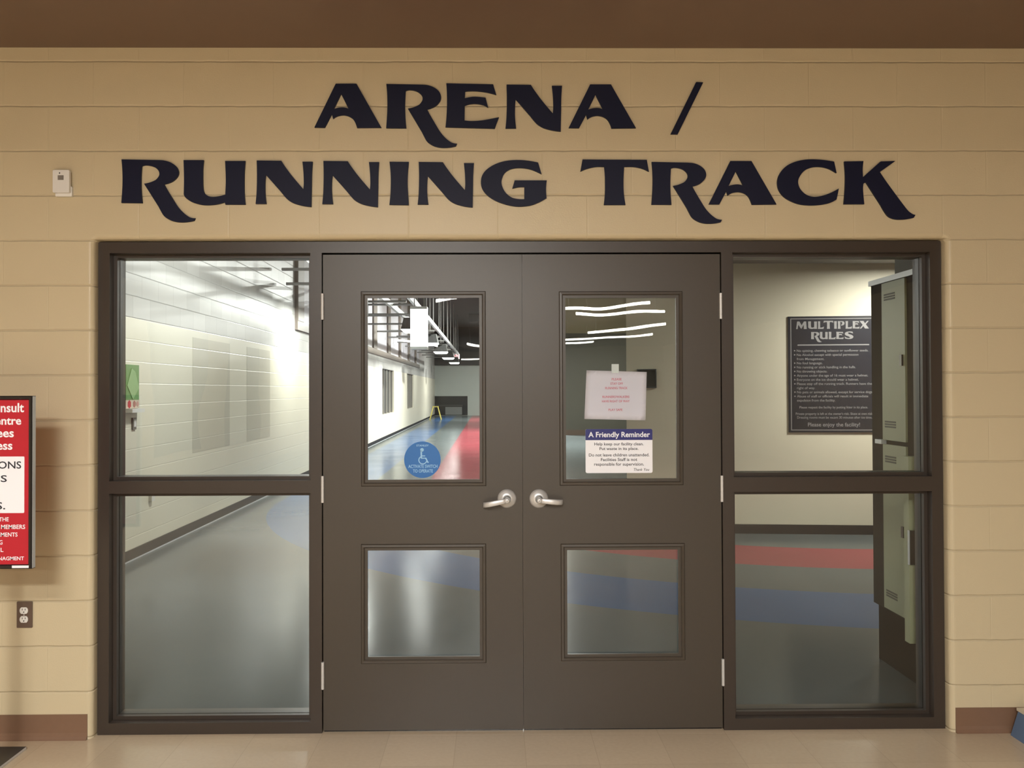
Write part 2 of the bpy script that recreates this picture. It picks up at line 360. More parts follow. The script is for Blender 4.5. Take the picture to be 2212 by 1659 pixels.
GL = {   # outlines of the display lettering, y down, each in its own units
 'A': [[(318, 155), (628, 155), (998, 808), (636, 812), (610, 740, 1), (575, 682, 1), (525, 646, 1), (470, 627, 1), (420, 622, 1), (360, 632, 1), (312, 653, 1), (280, 678), (260, 608), (155, 808), (0, 806)],
       [(398, 308), (508, 527), (460, 511, 1), (410, 507, 1), (350, 514, 1), (290, 532)]],
 'R': [[(1070, 160), (1600, 170), (1700, 180, 1), (1790, 215, 1), (1860, 275, 1), (1888, 350, 1), (1870, 420, 1), (1810, 485, 1), (1740, 520, 1), (1680, 535), (1720, 612, 1), (1800, 750, 1), (1880, 880, 1), (1960, 970, 1), (2040, 1030, 1), (2090, 1046, 1), (2125, 1048), (2108, 1085), (2020, 1103, 1), (1900, 1108, 1), (1800, 1090, 1), (1720, 1050, 1), (1670, 1005, 1), (1630, 935, 1), (1600, 875), (1392, 527), (1475, 508, 1), (1560, 468, 1), (1605, 410, 1), (1610, 362, 1), (1590, 318, 1), (1540, 276, 1), (1470, 253, 1), (1405, 248, 1), (1360, 262), (1352, 400, 1), (1350, 520, 1), (1355, 660, 1), (1368, 818), (1068, 815), (1080, 650, 1), (1086, 480, 1), (1082, 300, 1)]],
 'E': [[(108, 165), (880, 182), (930, 352), (820, 322, 1), (700, 301, 1), (560, 290, 1), (420, 295), (412, 410), (480, 395, 1), (560, 385, 1), (650, 388, 1), (755, 402), (798, 565), (740, 530, 1), (660, 508, 1), (570, 500, 1), (480, 510, 1), (412, 530), (408, 775), (520, 785, 1), (660, 778, 1), (800, 757, 1), (975, 722), (905, 908), (95, 885), (110, 740, 1), (120, 520, 1), (118, 320, 1)]],
 'N': [[(1100, 185), (1500, 190), (1570, 296, 1), (1680, 445, 1), (1860, 660), (1868, 560, 1), (1862, 380, 1), (1845, 205), (2012, 205), (2000, 400, 1), (1997, 600, 1), (1990, 955), (1900, 945, 1), (1800, 925, 1), (1700, 893, 1), (1615, 842, 1), (1555, 782, 1), (1480, 690, 1), (1250, 425), (1240, 550, 1), (1240, 720, 1), (1258, 905), (1082, 905), (1098, 720, 1), (1105, 450, 1)]],
 '/': [[(1955, 130), (2060, 135), (1680, 908), (1575, 905)]],
 'U': [[(700, 120), (893, 120), (885, 200, 1), (885, 340, 1), (889, 400, 1), (905, 440, 1), (940, 463, 1), (980, 470, 1), (1040, 463, 1), (1097, 448), (1102, 300, 1), (1095, 128), (1288, 128), (1279, 250, 1), (1279, 420, 1), (1288, 542), (1097, 542), (1093, 520), (1020, 540, 1), (930, 548, 1), (860, 542, 1), (780, 518, 1), (722, 480, 1), (702, 445), (705, 300, 1)]],
 'I': [[(663, 125), (833, 127), (825, 220, 1), (822, 320, 1), (832, 507), (662, 505), (672, 400, 1), (674, 250, 1)]],
 'G': [[(1975, 132), (2006, 235), (1930, 200, 1), (1860, 183, 1), (1790, 180, 1), (1730, 192, 1), (1680, 225, 1), (1658, 270, 1), (1652, 310, 1), (1662, 352, 1), (1690, 400, 1), (1740, 440, 1), (1800, 455, 1), (1853, 456), (1853, 348), (1800, 350, 1), (1747, 362), (1768, 290), (2052, 290), (2045, 370, 1), (2050, 447), (1990, 480, 1), (1920, 508, 1), (1840, 520, 1), (1760, 518, 1), (1680, 500, 1), (1600, 470, 1), (1530, 425, 1), (1485, 370, 1), (1470, 315, 1), (1480, 250, 1), (1520, 195, 1), (1590, 150, 1), (1680, 120, 1), (1780, 110, 1), (1880, 115, 1)]],
 'T': [[(108, 73), (500, 75), (513, 147), (470, 128, 1), (420, 118, 1), (362, 118), (358, 200, 1), (360, 280, 1), (370, 350), (238, 350), (245, 280, 1), (245, 180, 1), (240, 118), (190, 118, 1), (140, 128, 1), (95, 146)]],
 'C': [[(1645, 85), (1660, 155), (1610, 128, 1), (1560, 117, 1), (1510, 120, 1), (1465, 140, 1), (1433, 180, 1), (1425, 215, 1), (1440, 255, 1), (1475, 288, 1), (1520, 301, 1), (1570, 295, 1), (1620, 278, 1), (1674, 250), (1660, 318), (1620, 338, 1), (1560, 350, 1), (1490, 353, 1), (1420, 343, 1), (1350, 310, 1), (1310, 265, 1), (1298, 215, 1), (1310, 165, 1), (1350, 115, 1), (1410, 85, 1), (1480, 72, 1), (1560, 73, 1)]],
 'K': [[(1708, 85), (1825, 83), (1820, 130, 1), (1822, 182), (1930, 85), (2020, 82), (1960, 125, 1), (1925, 150), (1960, 203, 1), (2010, 272, 1), (2060, 340, 1), (2098, 388, 1), (2125, 408, 1), (2142, 412), (2132, 430), (2080, 440, 1), (2020, 440, 1), (1980, 425, 1), (1955, 395, 1), (1930, 352), (1840, 212), (1824, 222), (1822, 260, 1), (1830, 347), (1705, 347), (1712, 260, 1), (1714, 170, 1)]],
 'M': [[(10, 0), (32, 0), (52, 50), (74, 0), (95, 0), (100, 100), (74, 100), (72, 42), (50, 96), (46, 96), (22, 42), (14, 100), (0, 100)]],
 'L': [[(0, 0), (38, 0), (36, 50, 1), (36, 82), (70, 80, 1), (100, 68), (92, 100), (0, 100), (4, 50, 1)]],
 'P': [[(0, 0), (60, 0), (88, 8, 1), (98, 28, 1), (86, 50, 1), (50, 60), (46, 52), (60, 40, 1), (64, 26, 1), (56, 12, 1), (36, 10), (36, 60, 1), (40, 100), (0, 100), (4, 50, 1)]],
 'X': [[(0, 0), (42, 0), (58, 32), (80, 0), (98, 0), (66, 45), (100, 100), (56, 100), (40, 66), (18, 100), (0, 100), (32, 52)]],
 'S': [[(92, 4), (96, 28), (70, 16, 1), (48, 13, 1), (38, 22, 1), (50, 34, 1), (80, 46, 1), (99, 66, 1), (92, 88, 1), (64, 100, 1), (30, 99, 1), (4, 92), (0, 66), (26, 83, 1), (50, 87, 1), (60, 78, 1), (46, 66, 1), (14, 52, 1), (1, 32, 1), (12, 10, 1), (44, 0, 1), (72, 0, 1)]],
}
def glyph_mesh(name, ch, tx0, tx1, ty0, ty1, plane_fn, depth):
    """plane_fn maps photo pixels to (x, z) on the wall; glyph bounding box is fitted to tx0..tx1 by ty0..ty1"""
    loops = [smooth_loop(l) for l in GL[ch]]
    xs = [p[0] for p in loops[0]]; ys = [p[1] for p in loops[0]]
    cu = bpy.data.curves.new(name, 'CURVE'); cu.dimensions = '2D'; cu.fill_mode = 'BOTH'; cu.extrude = depth/2
    for l in loops:
        s = cu.splines.new('POLY'); s.points.add(len(l)-1); s.use_cyclic_u = True
        for q, (x, y) in zip(s.points, l):
            X, Z = plane_fn(tx0+(x-min(xs))/(max(xs)-min(xs))*(tx1-tx0), ty0+(y-min(ys))/(max(ys)-min(ys))*(ty1-ty0)); q.co = (X, Z, 0, 1)
    o = bpy.data.objects.new(name, cu); COL.objects.link(o)
    me = bpy.data.meshes.new_from_object(o.evaluated_get(bpy.context.evaluated_depsgraph_get()))
    bpy.data.objects.remove(o); bpy.data.curves.remove(cu)
    me.transform(Matrix.Rotation(math.pi/2, 4, 'X')); return me

# ================================================================== SETTING: lobby
RC = .045                                      # the steel frame sits this far behind the wall face
CEIL = 3.118
R_ = .024; OX, OZ, CR = 1.940, 2.247, .020     # opening half width, top, corner radius
def opening(off):
    x, z, r = OX+off, OZ+off, CR+off; pts = [(-x, 0)]
    for i in range(9): a = math.radians(180-90*i/8); pts.append((-x+r+r*math.cos(a), z-r+r*math.sin(a)))
    for i in range(9): a = math.radians(90-90*i/8); pts.append((x-r+r*math.cos(a), z-r+r*math.sin(a)))
    pts.append((x, 0)); return pts
bm = bmesh.new(); rings = []
for k in range(7):
    a = math.radians(90*k/6); rings.append([bm.verts.new((x, R_*(1-math.cos(a)), z)) for x, z in opening(R_*(1-math.sin(a)))])
rings.append([bm.verts.new((x, .20, z)) for x, z in opening(0)])
for A, B in zip(rings, rings[1:]):
    for i in range(len(A)-1): bm.faces.new((A[i], A[i+1], B[i+1], B[i]))
XL, XR, YB = -5.2, 6.2, -27.0
WT = 5.6
n = len(rings[0])
for rg, y in ((rings[0], 0), (rings[-1], .20)):
    tl, tr = bm.verts.new((XL, y, WT)), bm.verts.new((XR, y, WT)); bl, br = bm.verts.new((XL, y, 0)), bm.verts.new((XR, y, 0))
    ml, mr = rg[4], rg[n-5]
    bm.faces.new([bl]+rg[:5]+[tl]); bm.faces.new(rg[n-5:]+[br, tr]); bm.faces.new([tl]+rg[4:n-4]+[tr])
wf = struct('wall_front', bm, M_WALL, 'tan painted concrete block wall around the brown double doors', 'wall')
struct('floor_lobby', bx(XL, XR, YB, RC+.12, -.1, 0), tile_floor('beige_vinyl_tile', (206, 187, 161)), 'beige tile floor in front of the brown double doors', 'floor')
struct('ceiling', bx(XL, XR, YB, -.0005, CEIL, CEIL+.15), M_CEIL, 'dark brown ceiling above the lettered tan wall', 'ceiling')
M_LOBBY = paint('lobby_wall_tan', (196, 178, 146), .6, var=.03, scale=2)
struct('wall_left', bx(XL-.2, XL, YB, 0, 0, CEIL), M_LOBBY, 'tan side wall of the lobby left of the camera', 'wall')
struct('wall_right', bx(XR, XR+.2, YB, 0, 0, CEIL), M_LOBBY, 'tan side wall of the lobby right of the camera', 'wall')
struct('wall_back', bx(XL, XR, YB-.2, YB, 0, CEIL), M_LOBBY, 'tan end wall of the lobby behind the camera', 'wall')
# rubber cove base, with a curved toe
def cove(x0, x1):
    bm = bmesh.new(); prof = [(-.0035, .112), (-.0035, .03), (-.006, .014), (-.0125, .004), (-.016, 0), (-.0001, 0), (-.0001, .112)]
    A = [bm.verts.new((x0, y, z)) for y, z in prof]; B = [bm.verts.new((x1, y, z)) for y, z in prof]
    for i in range(len(prof)): j = (i+1) % len(prof); bm.faces.new((A[i], A[j], B[j], B[i]))
    bm.faces.new(A[::-1]); bm.faces.new(B); return bm
struct('baseboard_left', cove(XL, -OX-R_*.8), M_BASE, 'brown rubber baseboard left of the door frame', 'baseboard')
struct('baseboard_right', cove(OX+R_*.8, XR), M_BASE, 'brown rubber baseboard right of the door frame', 'baseboard')

# ================================================================== steel frame (trim), doors, sidelights
FX, FT = 1.936, 2.243; FW = .0508; HZ = 2.192; MX0, MX1 = .918, .970
FY0, FY1 = RC, RC+.146; GY = RC+.072           # glass line of the sidelights
railL = (at(450, 1066, RC).z, at(450, 1039, RC).z); railR = (at(1790, 1062, RC).z, at(1790, 1030, RC).z)
SILL = .052
holes = [(-FX+FW, -MX1, SILL, railL[0]), (-FX+FW, -MX1, railL[1], HZ), (MX1, FX-FW, SILL, railR[0]), (MX1, FX-FW, railR[1], HZ), (-MX0, MX0, -1, HZ)]
bm = pierced(-FX, FX, 0, FT, holes, FY0, FY1)
# glazing stops around the four sidelight openings and the door stop
for h in holes[:4]:
    for ya, yb in ((GY-.028, GY-.004), (GY+.004, FY1-.012)):
        ring(bm, h[0], h[1], h[2], h[3], [(0, ya), (.016, ya), (.016, yb), (0, yb)])
for sx in (-1, 1): box(bm, sx*MX0-(.016 if sx > 0 else 0), sx*MX0+(.016 if sx < 0 else 0), RC+.056, RC+.12, 0, HZ)
box(bm, -MX0, MX0, RC+.056, RC+.12, HZ-.016, HZ)
struct('trim_1', bm, M_FRAME, 'dark brown steel frame around the double doors and sidelights', 'door frame')
for nm, hs, lab in (('window_1', holes[0:2], 'glazed sidelight left of the brown double doors'), ('window_2', holes[2:4], 'glazed sidelight right of the brown double doors')):
    w = thing(nm, lab, 'window', ((hs[0][0]+hs[0][1])/2, GY, hs[0][2]), kind='structure')
    for h in hs: obj('glass_pane', bx(h[0]+.002, h[1]-.002, GY-.003, GY+.003, h[2]+.002, h[3]-.002), M_GLASS, w)

DY = RC+.006                                    # door face
def lever(bm, cx, cz, s, tipdz):
    """lever bar from the hub towards -s, bending back to the door at its end"""
    sec = []; L = .108
    path = [(0, -.052, .0115), (.02, -.056, .0118), (.05, -.058, .0125), (.08, -.055, .0125), (.098, -.046, .012), (L, -.030, .0115)]
    for d, y, hw in path:
        x = cx - s*d; z = cz + tipdz*d/L; yy = DY+y
        nrm = .0045
        sec.append([(x, yy-nrm, z-hw*.75), (x, yy-nrm, z+hw*.75), (x, yy-nrm*.3, z+hw), (x, yy+nrm, z+hw*.9), (x, yy+nrm, z-hw*.9), (x, yy-nrm*.3, z-hw)])
    R = [[bm.verts.new(p) for p in q] for q in sec]
    for A, B in zip(R, R[1:]):
        for i in range(6): j = (i+1) % 6; bm.faces.new((A[i], A[j], B[j], B[i]))
    bm.faces.new(R[0]); bm.faces.new(R[-1][::-1])
def door(nm, x0, x1, side, lab, lites, rose, hx, hys, tip):
    t = thing(nm, lab, 'door', ((x0+x1)/2, DY, .01), kind='structure')
    hl = []
    for px0, py0, px1, py1 in lites: hl.append(prect(px0, py0, px1, py1, DY))
    o = obj('door_leaf', pierced(x0, x1, .010, 2.184, [(a+.010, b-.010, c+.010, d-.010) for a, b, c, d in hl], DY, DY+.045), M_DOOR, t)
    obj('door_sweep', bx(x0+.002, x1-.002, DY+.012, DY+.030, .0008, .0108), M_BLACKG, t)
    for a, b, c, d in hl:
        bm = bmesh.new()
        ring(bm, a, b, c, d, [(0, DY-.0005), (.0035, DY-.006), (.013, DY-.007), (.017, DY-.003), (.0185, DY+.014), (.030, DY+.014), (.030, DY+.002), (.012, DY+.002), (.010, DY-.0005)])
        ring(bm, a, b, c, d, [(0, DY+.0455), (.0035, DY+.051), (.0185, DY+.051), (.0185, DY+.029), (.012, DY+.029), (.010, DY+.0455)])
        obj('lite_frame', bm, M_DOOR, t)
        obj('glass_pane', bx(a+.0125, b-.0125, DY+.018, DY+.024, c+.0125, d-.0125), M_GLASS, t)
    hc = at(rose[0], rose[1], DY)
    bm = bmesh.new(); lathe_y(bm, hc.x, hc.z, [(0, DY-.016), (.022, DY-.016), (.026, DY-.014), (.036, DY-.009), (.0425, DY-.003), (.0430, DY)])
    h = obj('lever_handle', bm, M_STEEL, t, True); h['label'] = 'satin steel lever handle on a round rose'
    bm = bmesh.new(); lathe_y(bm, hc.x, hc.z, [(.019, DY-.014), (.0165, DY-.022), (.0160, DY-.040), (.0165, DY-.048)])
    lever(bm, hc.x, hc.z-.003, side, tip)
    lathe_y(bm, hc.x, hc.z-.003, [(.0115, DY-.046), (.0125, DY-.055), (.012, DY-.0585), (0, DY-.0590)])
    obj('lever', bm, M_STEEL, h, True)
    bm = bmesh.new(); lathe_y(bm, hc.x, hc.z-.003, [(.0075, DY-.0588), (.0075, DY-.0600), (.0060, DY-.0604), (0, DY-.0604)]); obj('key_cylinder', bm, M_STEEL, h, True)
    bm = bx(hc.x-.003, hc.x+.003, DY-.0609, DY-.0605, hc.z-.0045, hc.z-.0015); obj('keyhole', bm, M_BLACKG, h)
    for ya, yb in hys:
        p, q = at(hx, ya, DY-.004), at(hx, yb, DY-.004); bm = bmesh.new(); k = 5; g = .0012
        X = side and (x0-.0015 if side > 0 else x1+.0015)
        for i in range(k):
            za = q.z+(p.z-q.z)*i/k+g/2; zb = q.z+(p.z-q.z)*(i+1)/k-g/2
            tube(bm, (X, DY-.005, za), (X, DY-.005, zb), .0072, 14)
        tube(bm, (X, DY-.005, q.z+.001), (X, DY-.005, p.z-.001), .006, 12)
        hg = obj('hinge', bm, M_STEEL, t, False); hg['label'] = 'satin steel butt hinge'
    return t
door('door_1', -.9135, -.0006, 1, 'left leaf of the brown double doors, with a round blue sticker in its glass',
     [(780, 629, 1049, 1051), (780, 1174, 1050, 1434)], (1095, 1077), 697, [(634, 691), (1028, 1086), (1430, 1489)], -.022)
door('door_2', .0006, .9135, -1, 'right leaf of the brown double doors, with notices taped to its glass',
     [(1209, 629, 1474, 1049), (1212, 1173, 1479, 1428)], (1164, 1077), 1559, [(633, 689), (1027, 1084), (1423, 1481)], -.010)
# ================================================================== wall letters
WP = lambda px, py: (lambda v: (v.x, v.z))(at(px, py, 0))
lets = [('A', 680, 824.4, 182.4, 277.5, 'letter A', 'opening ARENA, first letter of the upper line'), ('R', 834.7, 987.4, 183, 320.3, 'R', 'second letter of ARENA, its tail dropping under the E'),
        ('E', 962.5, 1077.8, 181.6, 279, 'E', 'middle letter of ARENA'), ('N', 1091.8, 1213.8, 184.3, 285.2, 'N', 'fourth letter of ARENA'),
        ('A', 1228, 1373, 184, 278.5, 'A', 'ending ARENA, just before the slash'), ('/', 1447.8, 1518, 178.8, 291.4, 'slash', ''),
        ('R', 264, 423.5, 345.5, 481, 'R', 'opening RUNNING, leftmost of the lower line'), ('U', 398, 531.3, 347, 444, 'U', ''),
        ('N', 553.3, 676.3, 347.8, 447.8, 'N', 'first N of RUNNING, right after the U'), ('N', 697, 819.6, 348.8, 448.2, 'N', 'second N of RUNNING, left of the I'),
        ('I', 841.6, 883.6, 350.5, 443.8, 'I', ''), ('N', 902.6, 1023.9, 351, 449, 'N', 'third N of RUNNING, between the I and G'),
        ('G', 1038.8, 1181, 346.8, 447, 'G', ''), ('T', 1253.4, 1401, 345.7, 443.5, 'T', ''),
        ('R', 1406.6, 1558.5, 351, 484, 'R', 'in TRACK, between the T and A'), ('A', 1530.2, 1676, 349, 443, 'A', 'in TRACK, between the R and C'),
        ('C', 1677.6, 1810.3, 345.3, 444.5, 'C', ''), ('K', 1821, 1975.4, 348.8, 475.2, 'K', '')]
uniq = {'slash': 'dark slanting slash mark on the tan wall after ARENA', 'U': 'dark navy letter U on the tan wall in RUNNING', 'I': 'dark navy letter I on the tan wall in RUNNING',
        'G': 'dark navy letter G on the tan wall ending RUNNING', 'T': 'dark navy letter T on the tan wall opening TRACK', 'C': 'dark navy letter C on the tan wall in TRACK', 'K': 'dark navy letter K on the tan wall ending TRACK',
        'E': 'dark navy letter E on the tan wall in ARENA'}
for ch, x0, x1, y0, y1, nm, where in lets:
    me = glyph_mesh('wall_letter', ch, x0, x1, y0, y1, WP, .010)
    me.transform(Matrix.Translation((0, -.0052, 0))); me.materials.append(M_NAVY)
    o = bpy.data.objects.new('wall_letter', me); COL.objects.link(o)
    lab = uniq.get(nm) or 'dark navy wall letter %s %s' % (ch, where)
    tag(o, lab, 'letter', 'cut letters spelling the sign over the doors')

# ================================================================== things on the front wall
x0, x1, z0, z1 = prect(121.5, 371, 159, 426, 0)
t = thing('wall_sensor', 'small white plastic wall sensor up on the tan wall left of the lettering', 'sensor', ((x0+x1)/2, 0, z0))
bm = bmesh.new(); prism(bm, rrect(x0+.004, x1, z0, z0+.045, .004), -.016, -.0005); obj('back_plate', bm, M_WHITE, t)
zc = z0+.014
bm = bmesh.new(); prism(bm, rrect(x0, x1-.004, zc, z1, .005), -.032, -.016); obj('housing', bm, M_WHITE, t, bevel=0)
cx = (x0+x1)/2
obj('display', bx(cx-.016, cx+.010, -.0328, -.0321, z1-.045, z1-.024), paint('grey_display', (128, 122, 116), .3), t)
obj('indicator', bx(cx-.010, cx-.006, -.0328, -.0321, z1-.017, z1-.011), M_BLACKG, t)
x0, x1, z0, z1 = prect(37.5, 1299, 71, 1355.5, 0)
t = thing('wall_outlet', 'duplex power outlet with brown cover plate low on the tan wall at left', 'outlet', ((x0+x1)/2, 0, z0))
bm = bmesh.new(); prism(bm, rrect(x0, x1, z0, z1, .003), -.006, -.0004); obj('cover_plate', bm, paint('brown_plate', (96, 78, 68), .35), t)
for k, pyc in enumerate((1318, 1337)):
    c = at(53.5, pyc, 0); bm = bmesh.new(); pts = []
    for i in range(28):
        a = i*2*math.pi/28; pts.append((c.x+.0185*math.cos(a), c.z+max(-.0145, min(.0145, .0185*math.sin(a)))))
    prism(bm, pts, -.0085, -.006); r = obj('receptacle', bm, M_WHITE, t)
    for dx in (-.0065, .0065): obj('slot', bx(c.x+dx-.0012, c.x+dx+.0012, -.0089, -.0085, c.z+.001, c.z+.009), M_BLACKG, r)
    bm = bmesh.new(); lathe_y(bm, c.x, c.z-.007, [(.0028, -.0085), (.0028, -.0089), (0, -.0089)], 12); obj('ground_hole', bm, M_BLACKG, r)
c = at(53.5, 1327.5, 0); bm = bmesh.new(); lathe_y(bm, c.x, c.z, [(.003, -.006), (.003, -.0072), (0, -.0075)], 12); obj('screw', bm, M_STEEL, t)

# ================================================================== red poster stand at the left edge
SY = -.42
tr_, br_ = at(65.5, 855, SY), at(71, 1229, SY)
sx1 = (tr_.x+br_.x)/2; sz0, sz1 = br_.z, tr_.z; sx0 = sx1-.60; scx = (sx0+sx1)/2-.01
t = thing('poster_stand', 'floor standing poster holder with red and white notice at left edge', 'sign stand', (scx, SY+.05, 0))
bm = bmesh.new(); ring(bm, sx0, sx1, sz0, sz1, [(0, SY+.030), (0, SY+.004), (.004, SY), (.012, SY+.001), (.017, SY+.008), (.017, SY+.030)])
obj('frame', bm, M_BLACKG, t)
obj('edge_strip', bx(sx1-.001, sx1+.001, SY+.006, SY+.028, sz0+.002, sz1-.002), M_STEEL, t)
obj('poster', bx(sx0+.016, sx1-.016, SY+.009, SY+.028, sz0+.016, sz1-.016), M_RED, t)
pw = at(53, 986, SY+.009), at(55, 1108, SY+.009)
bm = bmesh.new(); prism(bm, rrect(sx0+.05, pw[0].x, pw[1].z, pw[0].z, .004), SY+.0078, SY+.009); obj('white_panel', bm, M_VINYL, t)
YT = SY+.0086
lines('white_lettering', M_VINYL, t, [(q, xr-w, xr, yt, yb) for q, xr, yt, yb, w in (('Consult', 52, 870, 890, 84), ('Centre', 46, 899, 917, 74), ('ees', 30, 925, 944, 37), ('ess', 27, 952, 971, 34))], YT, bold=.022)
lines('small_lettering', M_VINYL, t, [(q, xr-w, xr, yt, yb) for q, xr, yt, yb, w in (('THE', 19, 1117, 1126, 21), ('MEMBERS', 54.5, 1133, 1142.5, 52), ('EMENTS', 38, 1150, 1159, 42), ('G', 5.5, 1166.5, 1176, 7), ('L', 7.5, 1183, 1192, 6), ('MANAGMENT', 52, 1202, 1210, 72))], YT, bold=.014)
lines('dark_lettering', M_INK, t, [(q, xr-w, xr, yt, yb) for q, xr, yt, yb, w in (('ONS', 46, 996, 1012, 50), ('SS', 15, 1026, 1041, 28), ('S.', 11.5, 1084, 1100, 20))], SY+.0076, bold=.012)
a, b = at(26, 1227, SY), at(62, 1221.5, SY); obj('maker_strip', bx(a.x, b.x, SY-.001, SY+.0005, a.z, b.z), M_VINYL, t)
bm = bmesh.new(); tube(bm, (-2.18, SY+.05, .012), (-2.18, SY+.05, sz0+.3), .016, 16); obj('pole', bm, M_STEELD, t)
obj('bracket', bx(-2.28, -2.08, SY+.030, SY+.045, sz0+.05, sz0+.28), M_STEELD, t)
bc, bn = on_floor(62, 1612.5, .012), on_floor(3, 1649, .012)
bxr = (bc.x+bn.x)/2
obj('base_plate', bx(bxr-.42, bxr, bn.y-.06, bc.y, 0, .012), M_STEELD, t, bevel=.002)
obj('base_edge', bx(bxr, bxr+.002, bn.y-.058, bc.y-.002, .001, .011), M_STEEL, t)

# blue bin corner at the right edge
a = on_floor(2183, 1588); b = at(2199, 1534, a.y)
t = thing('storage_tote', 'low blue plastic box with pale lid at the bottom right corner', 'box', (a.x+.2, a.y-.2, 0))
h = .112; fl_ = .03
obj('tub', hexa([(a.x, a.y-.42, 0), (a.x+.5, a.y-.42, 0), (a.x+.5, a.y, 0), (a.x, a.y, 0), (a.x+fl_, a.y-.40, h), (a.x+.47, a.y-.40, h), (a.x+.47, a.y-.01, h), (a.x+fl_, a.y-.01, h)]), paint('blue_plastic', (88, 110, 140), .45, var=.04), t, bevel=.004)
obj('lid', bx(a.x+fl_-.004, a.x+.475, a.y-.405, a.y-.004, h, h+.012), paint('cream_plastic', (206, 196, 176), .45), t, bevel=.003)

# ================================================================== notices on the door glass
NY = DY+.0172
P4 = [at(*q, NY) for q in ((1262, 905), (1394, 908), (1397, 803.5), (1267, 800))]
t = thing('paper_notice', 'white paper notice with red lettering taped to the right door glass', 'notice', P4[0])
bm = bmesh.new(); nx, nz = 12, 9; g = []
for k in range(nz+1):
    row = []
    for i in range(nx+1):
        u, v = i/nx, k/nz; p = (P4[0]*(1-u)+P4[1]*u)*(1-v)+(P4[3]*(1-u)+P4[2]*u)*v
        curl = .004*(1-v)**2*(.4+abs(2*u-1)) + .0006
        row.append(bm.verts.new((p.x, NY-curl, p.z)))
    g.append(row)
for k in range(nz):
    for i in range(nx): bm.faces.new((g[k][i], g[k][i+1], g[k+1][i+1], g[k+1][i]))
bmesh.ops.solidify(bm, geom=bm.faces[:], thickness=-.0003)
sheet = obj('paper_sheet', bm, M_PAPER, t, True)
lines('red_lettering', M_PINK, t, (('PLEASE', 1321.5, 1342.5, 816.5, 821.5), ('STAY OFF', 1318.5, 1345.5, 826, 831), ('RUNNING TRACK', 1307.5, 1355.5, 835.5, 840.5), ('RUNNERS/WALKERS', 1301.5, 1359.5, 854.5, 859.5), ('HAVE RIGHT OF WAY', 1300.5, 1360, 864, 869), ('PLAY SAFE', 1314.5, 1344.5, 882.5, 887.5)), NY-.0062, bold=.008)
x0, x1, z0, z1 = prect(1321, 786.5, 1336.5, 806, NY)
obj('tape', bx(x0, x1, NY-.0022, NY-.0016, z0, z1), paint('clear_tape', (190, 200, 200), .25, var=.02), t)
x0, x1, z0, z1 = prect(1265, 926.5, 1409, 1022, NY)
t = thing('reminder_sign', 'white reminder sign with navy header below the paper on right door', 'sign', ((x0+x1)/2, NY, z0))
bm = bmesh.new(); prism(bm, rrect(x0, x1, z0, z1, .008), NY-.0016, NY); obj('panel', bm, M_VINYL, t)
zh = at(1337, 950.5, NY).z
pts = [p for p in rrect(x0, x1, z0, z1, .008) if p[1] > zh]; pts = pts + [(x0, zh), (x1, zh)]
bm = bmesh.new(); prism(bm, pts, NY-.0020, NY-.0016); obj('header_band', bm, M_DNAVY, t)
bm = bmesh.new(); ptext(bm, 'A Friendly Reminder', 1271, 1404, 932.5, 944, NY-.0020, bold=.022); obj('header_lettering', bm, M_VINYL, t)
lines('lettering', M_INK, t, (('Help keep our facility clean.', 1284, 1390, 955.5, 962), ('Put waste in its place.', 1295, 1379, 965.5, 972), ('Do not leave children unattended.', 1272, 1402.5, 979, 985.8), ('Facilities Staff is not', 1298, 1376.5, 989, 995.8), ('responsible for supervision.', 1283.5, 1391, 999, 1005.8)), NY-.0016, bold=.012)
lines('lettering', M_INK, t, [('Thank You', 1369, 1402.5, 1011, 1017)], NY-.0016, shear=.25, bold=.006)
c = at(912.5, 993, NY); rr = (at(952, 993, NY).x-at(873, 993, NY).x)/2
t = thing('access_sticker', 'round blue wheelchair access sticker low in the left door glass', 'sticker', c)
bm = bmesh.new(); prism(bm, [(c.x+rr*math.cos(i*math.pi/36), c.z+rr*math.sin(i*math.pi/36)) for i in range(72)], NY-.0008, NY); obj('disc', bm, paint('blue_vinyl', (28, 104, 178), .35, var=.02), t)
M_LBL = paint('pale_blue_print', (146, 196, 232), .4, var=.02)
lines('lettering', M_LBL, t, [('STANLEY', 899.5, 926, 960.2, 964.3), ('ACTIVATE SWITCH', 882, 945, 1003.5, 1010.7), ('TO OPERATE', 892, 935, 1013.5, 1020.7)], NY-.0008, bold=.012)
# wheelchair mark: coordinates read on the disc, (0,0) at its centre, unit = disc radius
def sp_(u, v): return (c.x+u*rr, c.z+v*rr)
bm = bmesh.new(); ya, yb = NY-.0012, NY-.0008
def poly(pts): prism(bm, [sp_(*q) for q in pts], ya, yb)
poly([(-.02+.10*math.cos(i*math.pi/10), .54+.10*math.sin(i*math.pi/10)) for i in range(20)])
poly([(-.11, .52), (-.02, .46), (-.02, .23), (.15, .23), (.15, .18), (-.02, .18), (-.02, .11), (.21, .11), (.33, -.14), (.36, -.12), (.37, -.09), (.33, -.18), (.26, -.16), (.16, .06), (-.09, .06)])
arc = []
for i in range(25): a = math.radians(118+i*(342-118)/24); arc.append((.02+.24*math.cos(a), -.02+.235*math.sin(a)))
for i in range(24, -1, -1): a = math.radians(118+i*(342-118)/24); arc.append((.02+.19*math.cos(a), -.02+.185*math.sin(a)))
poly(arc)
obj('wheelchair_mark', bm, M_LBL, t)

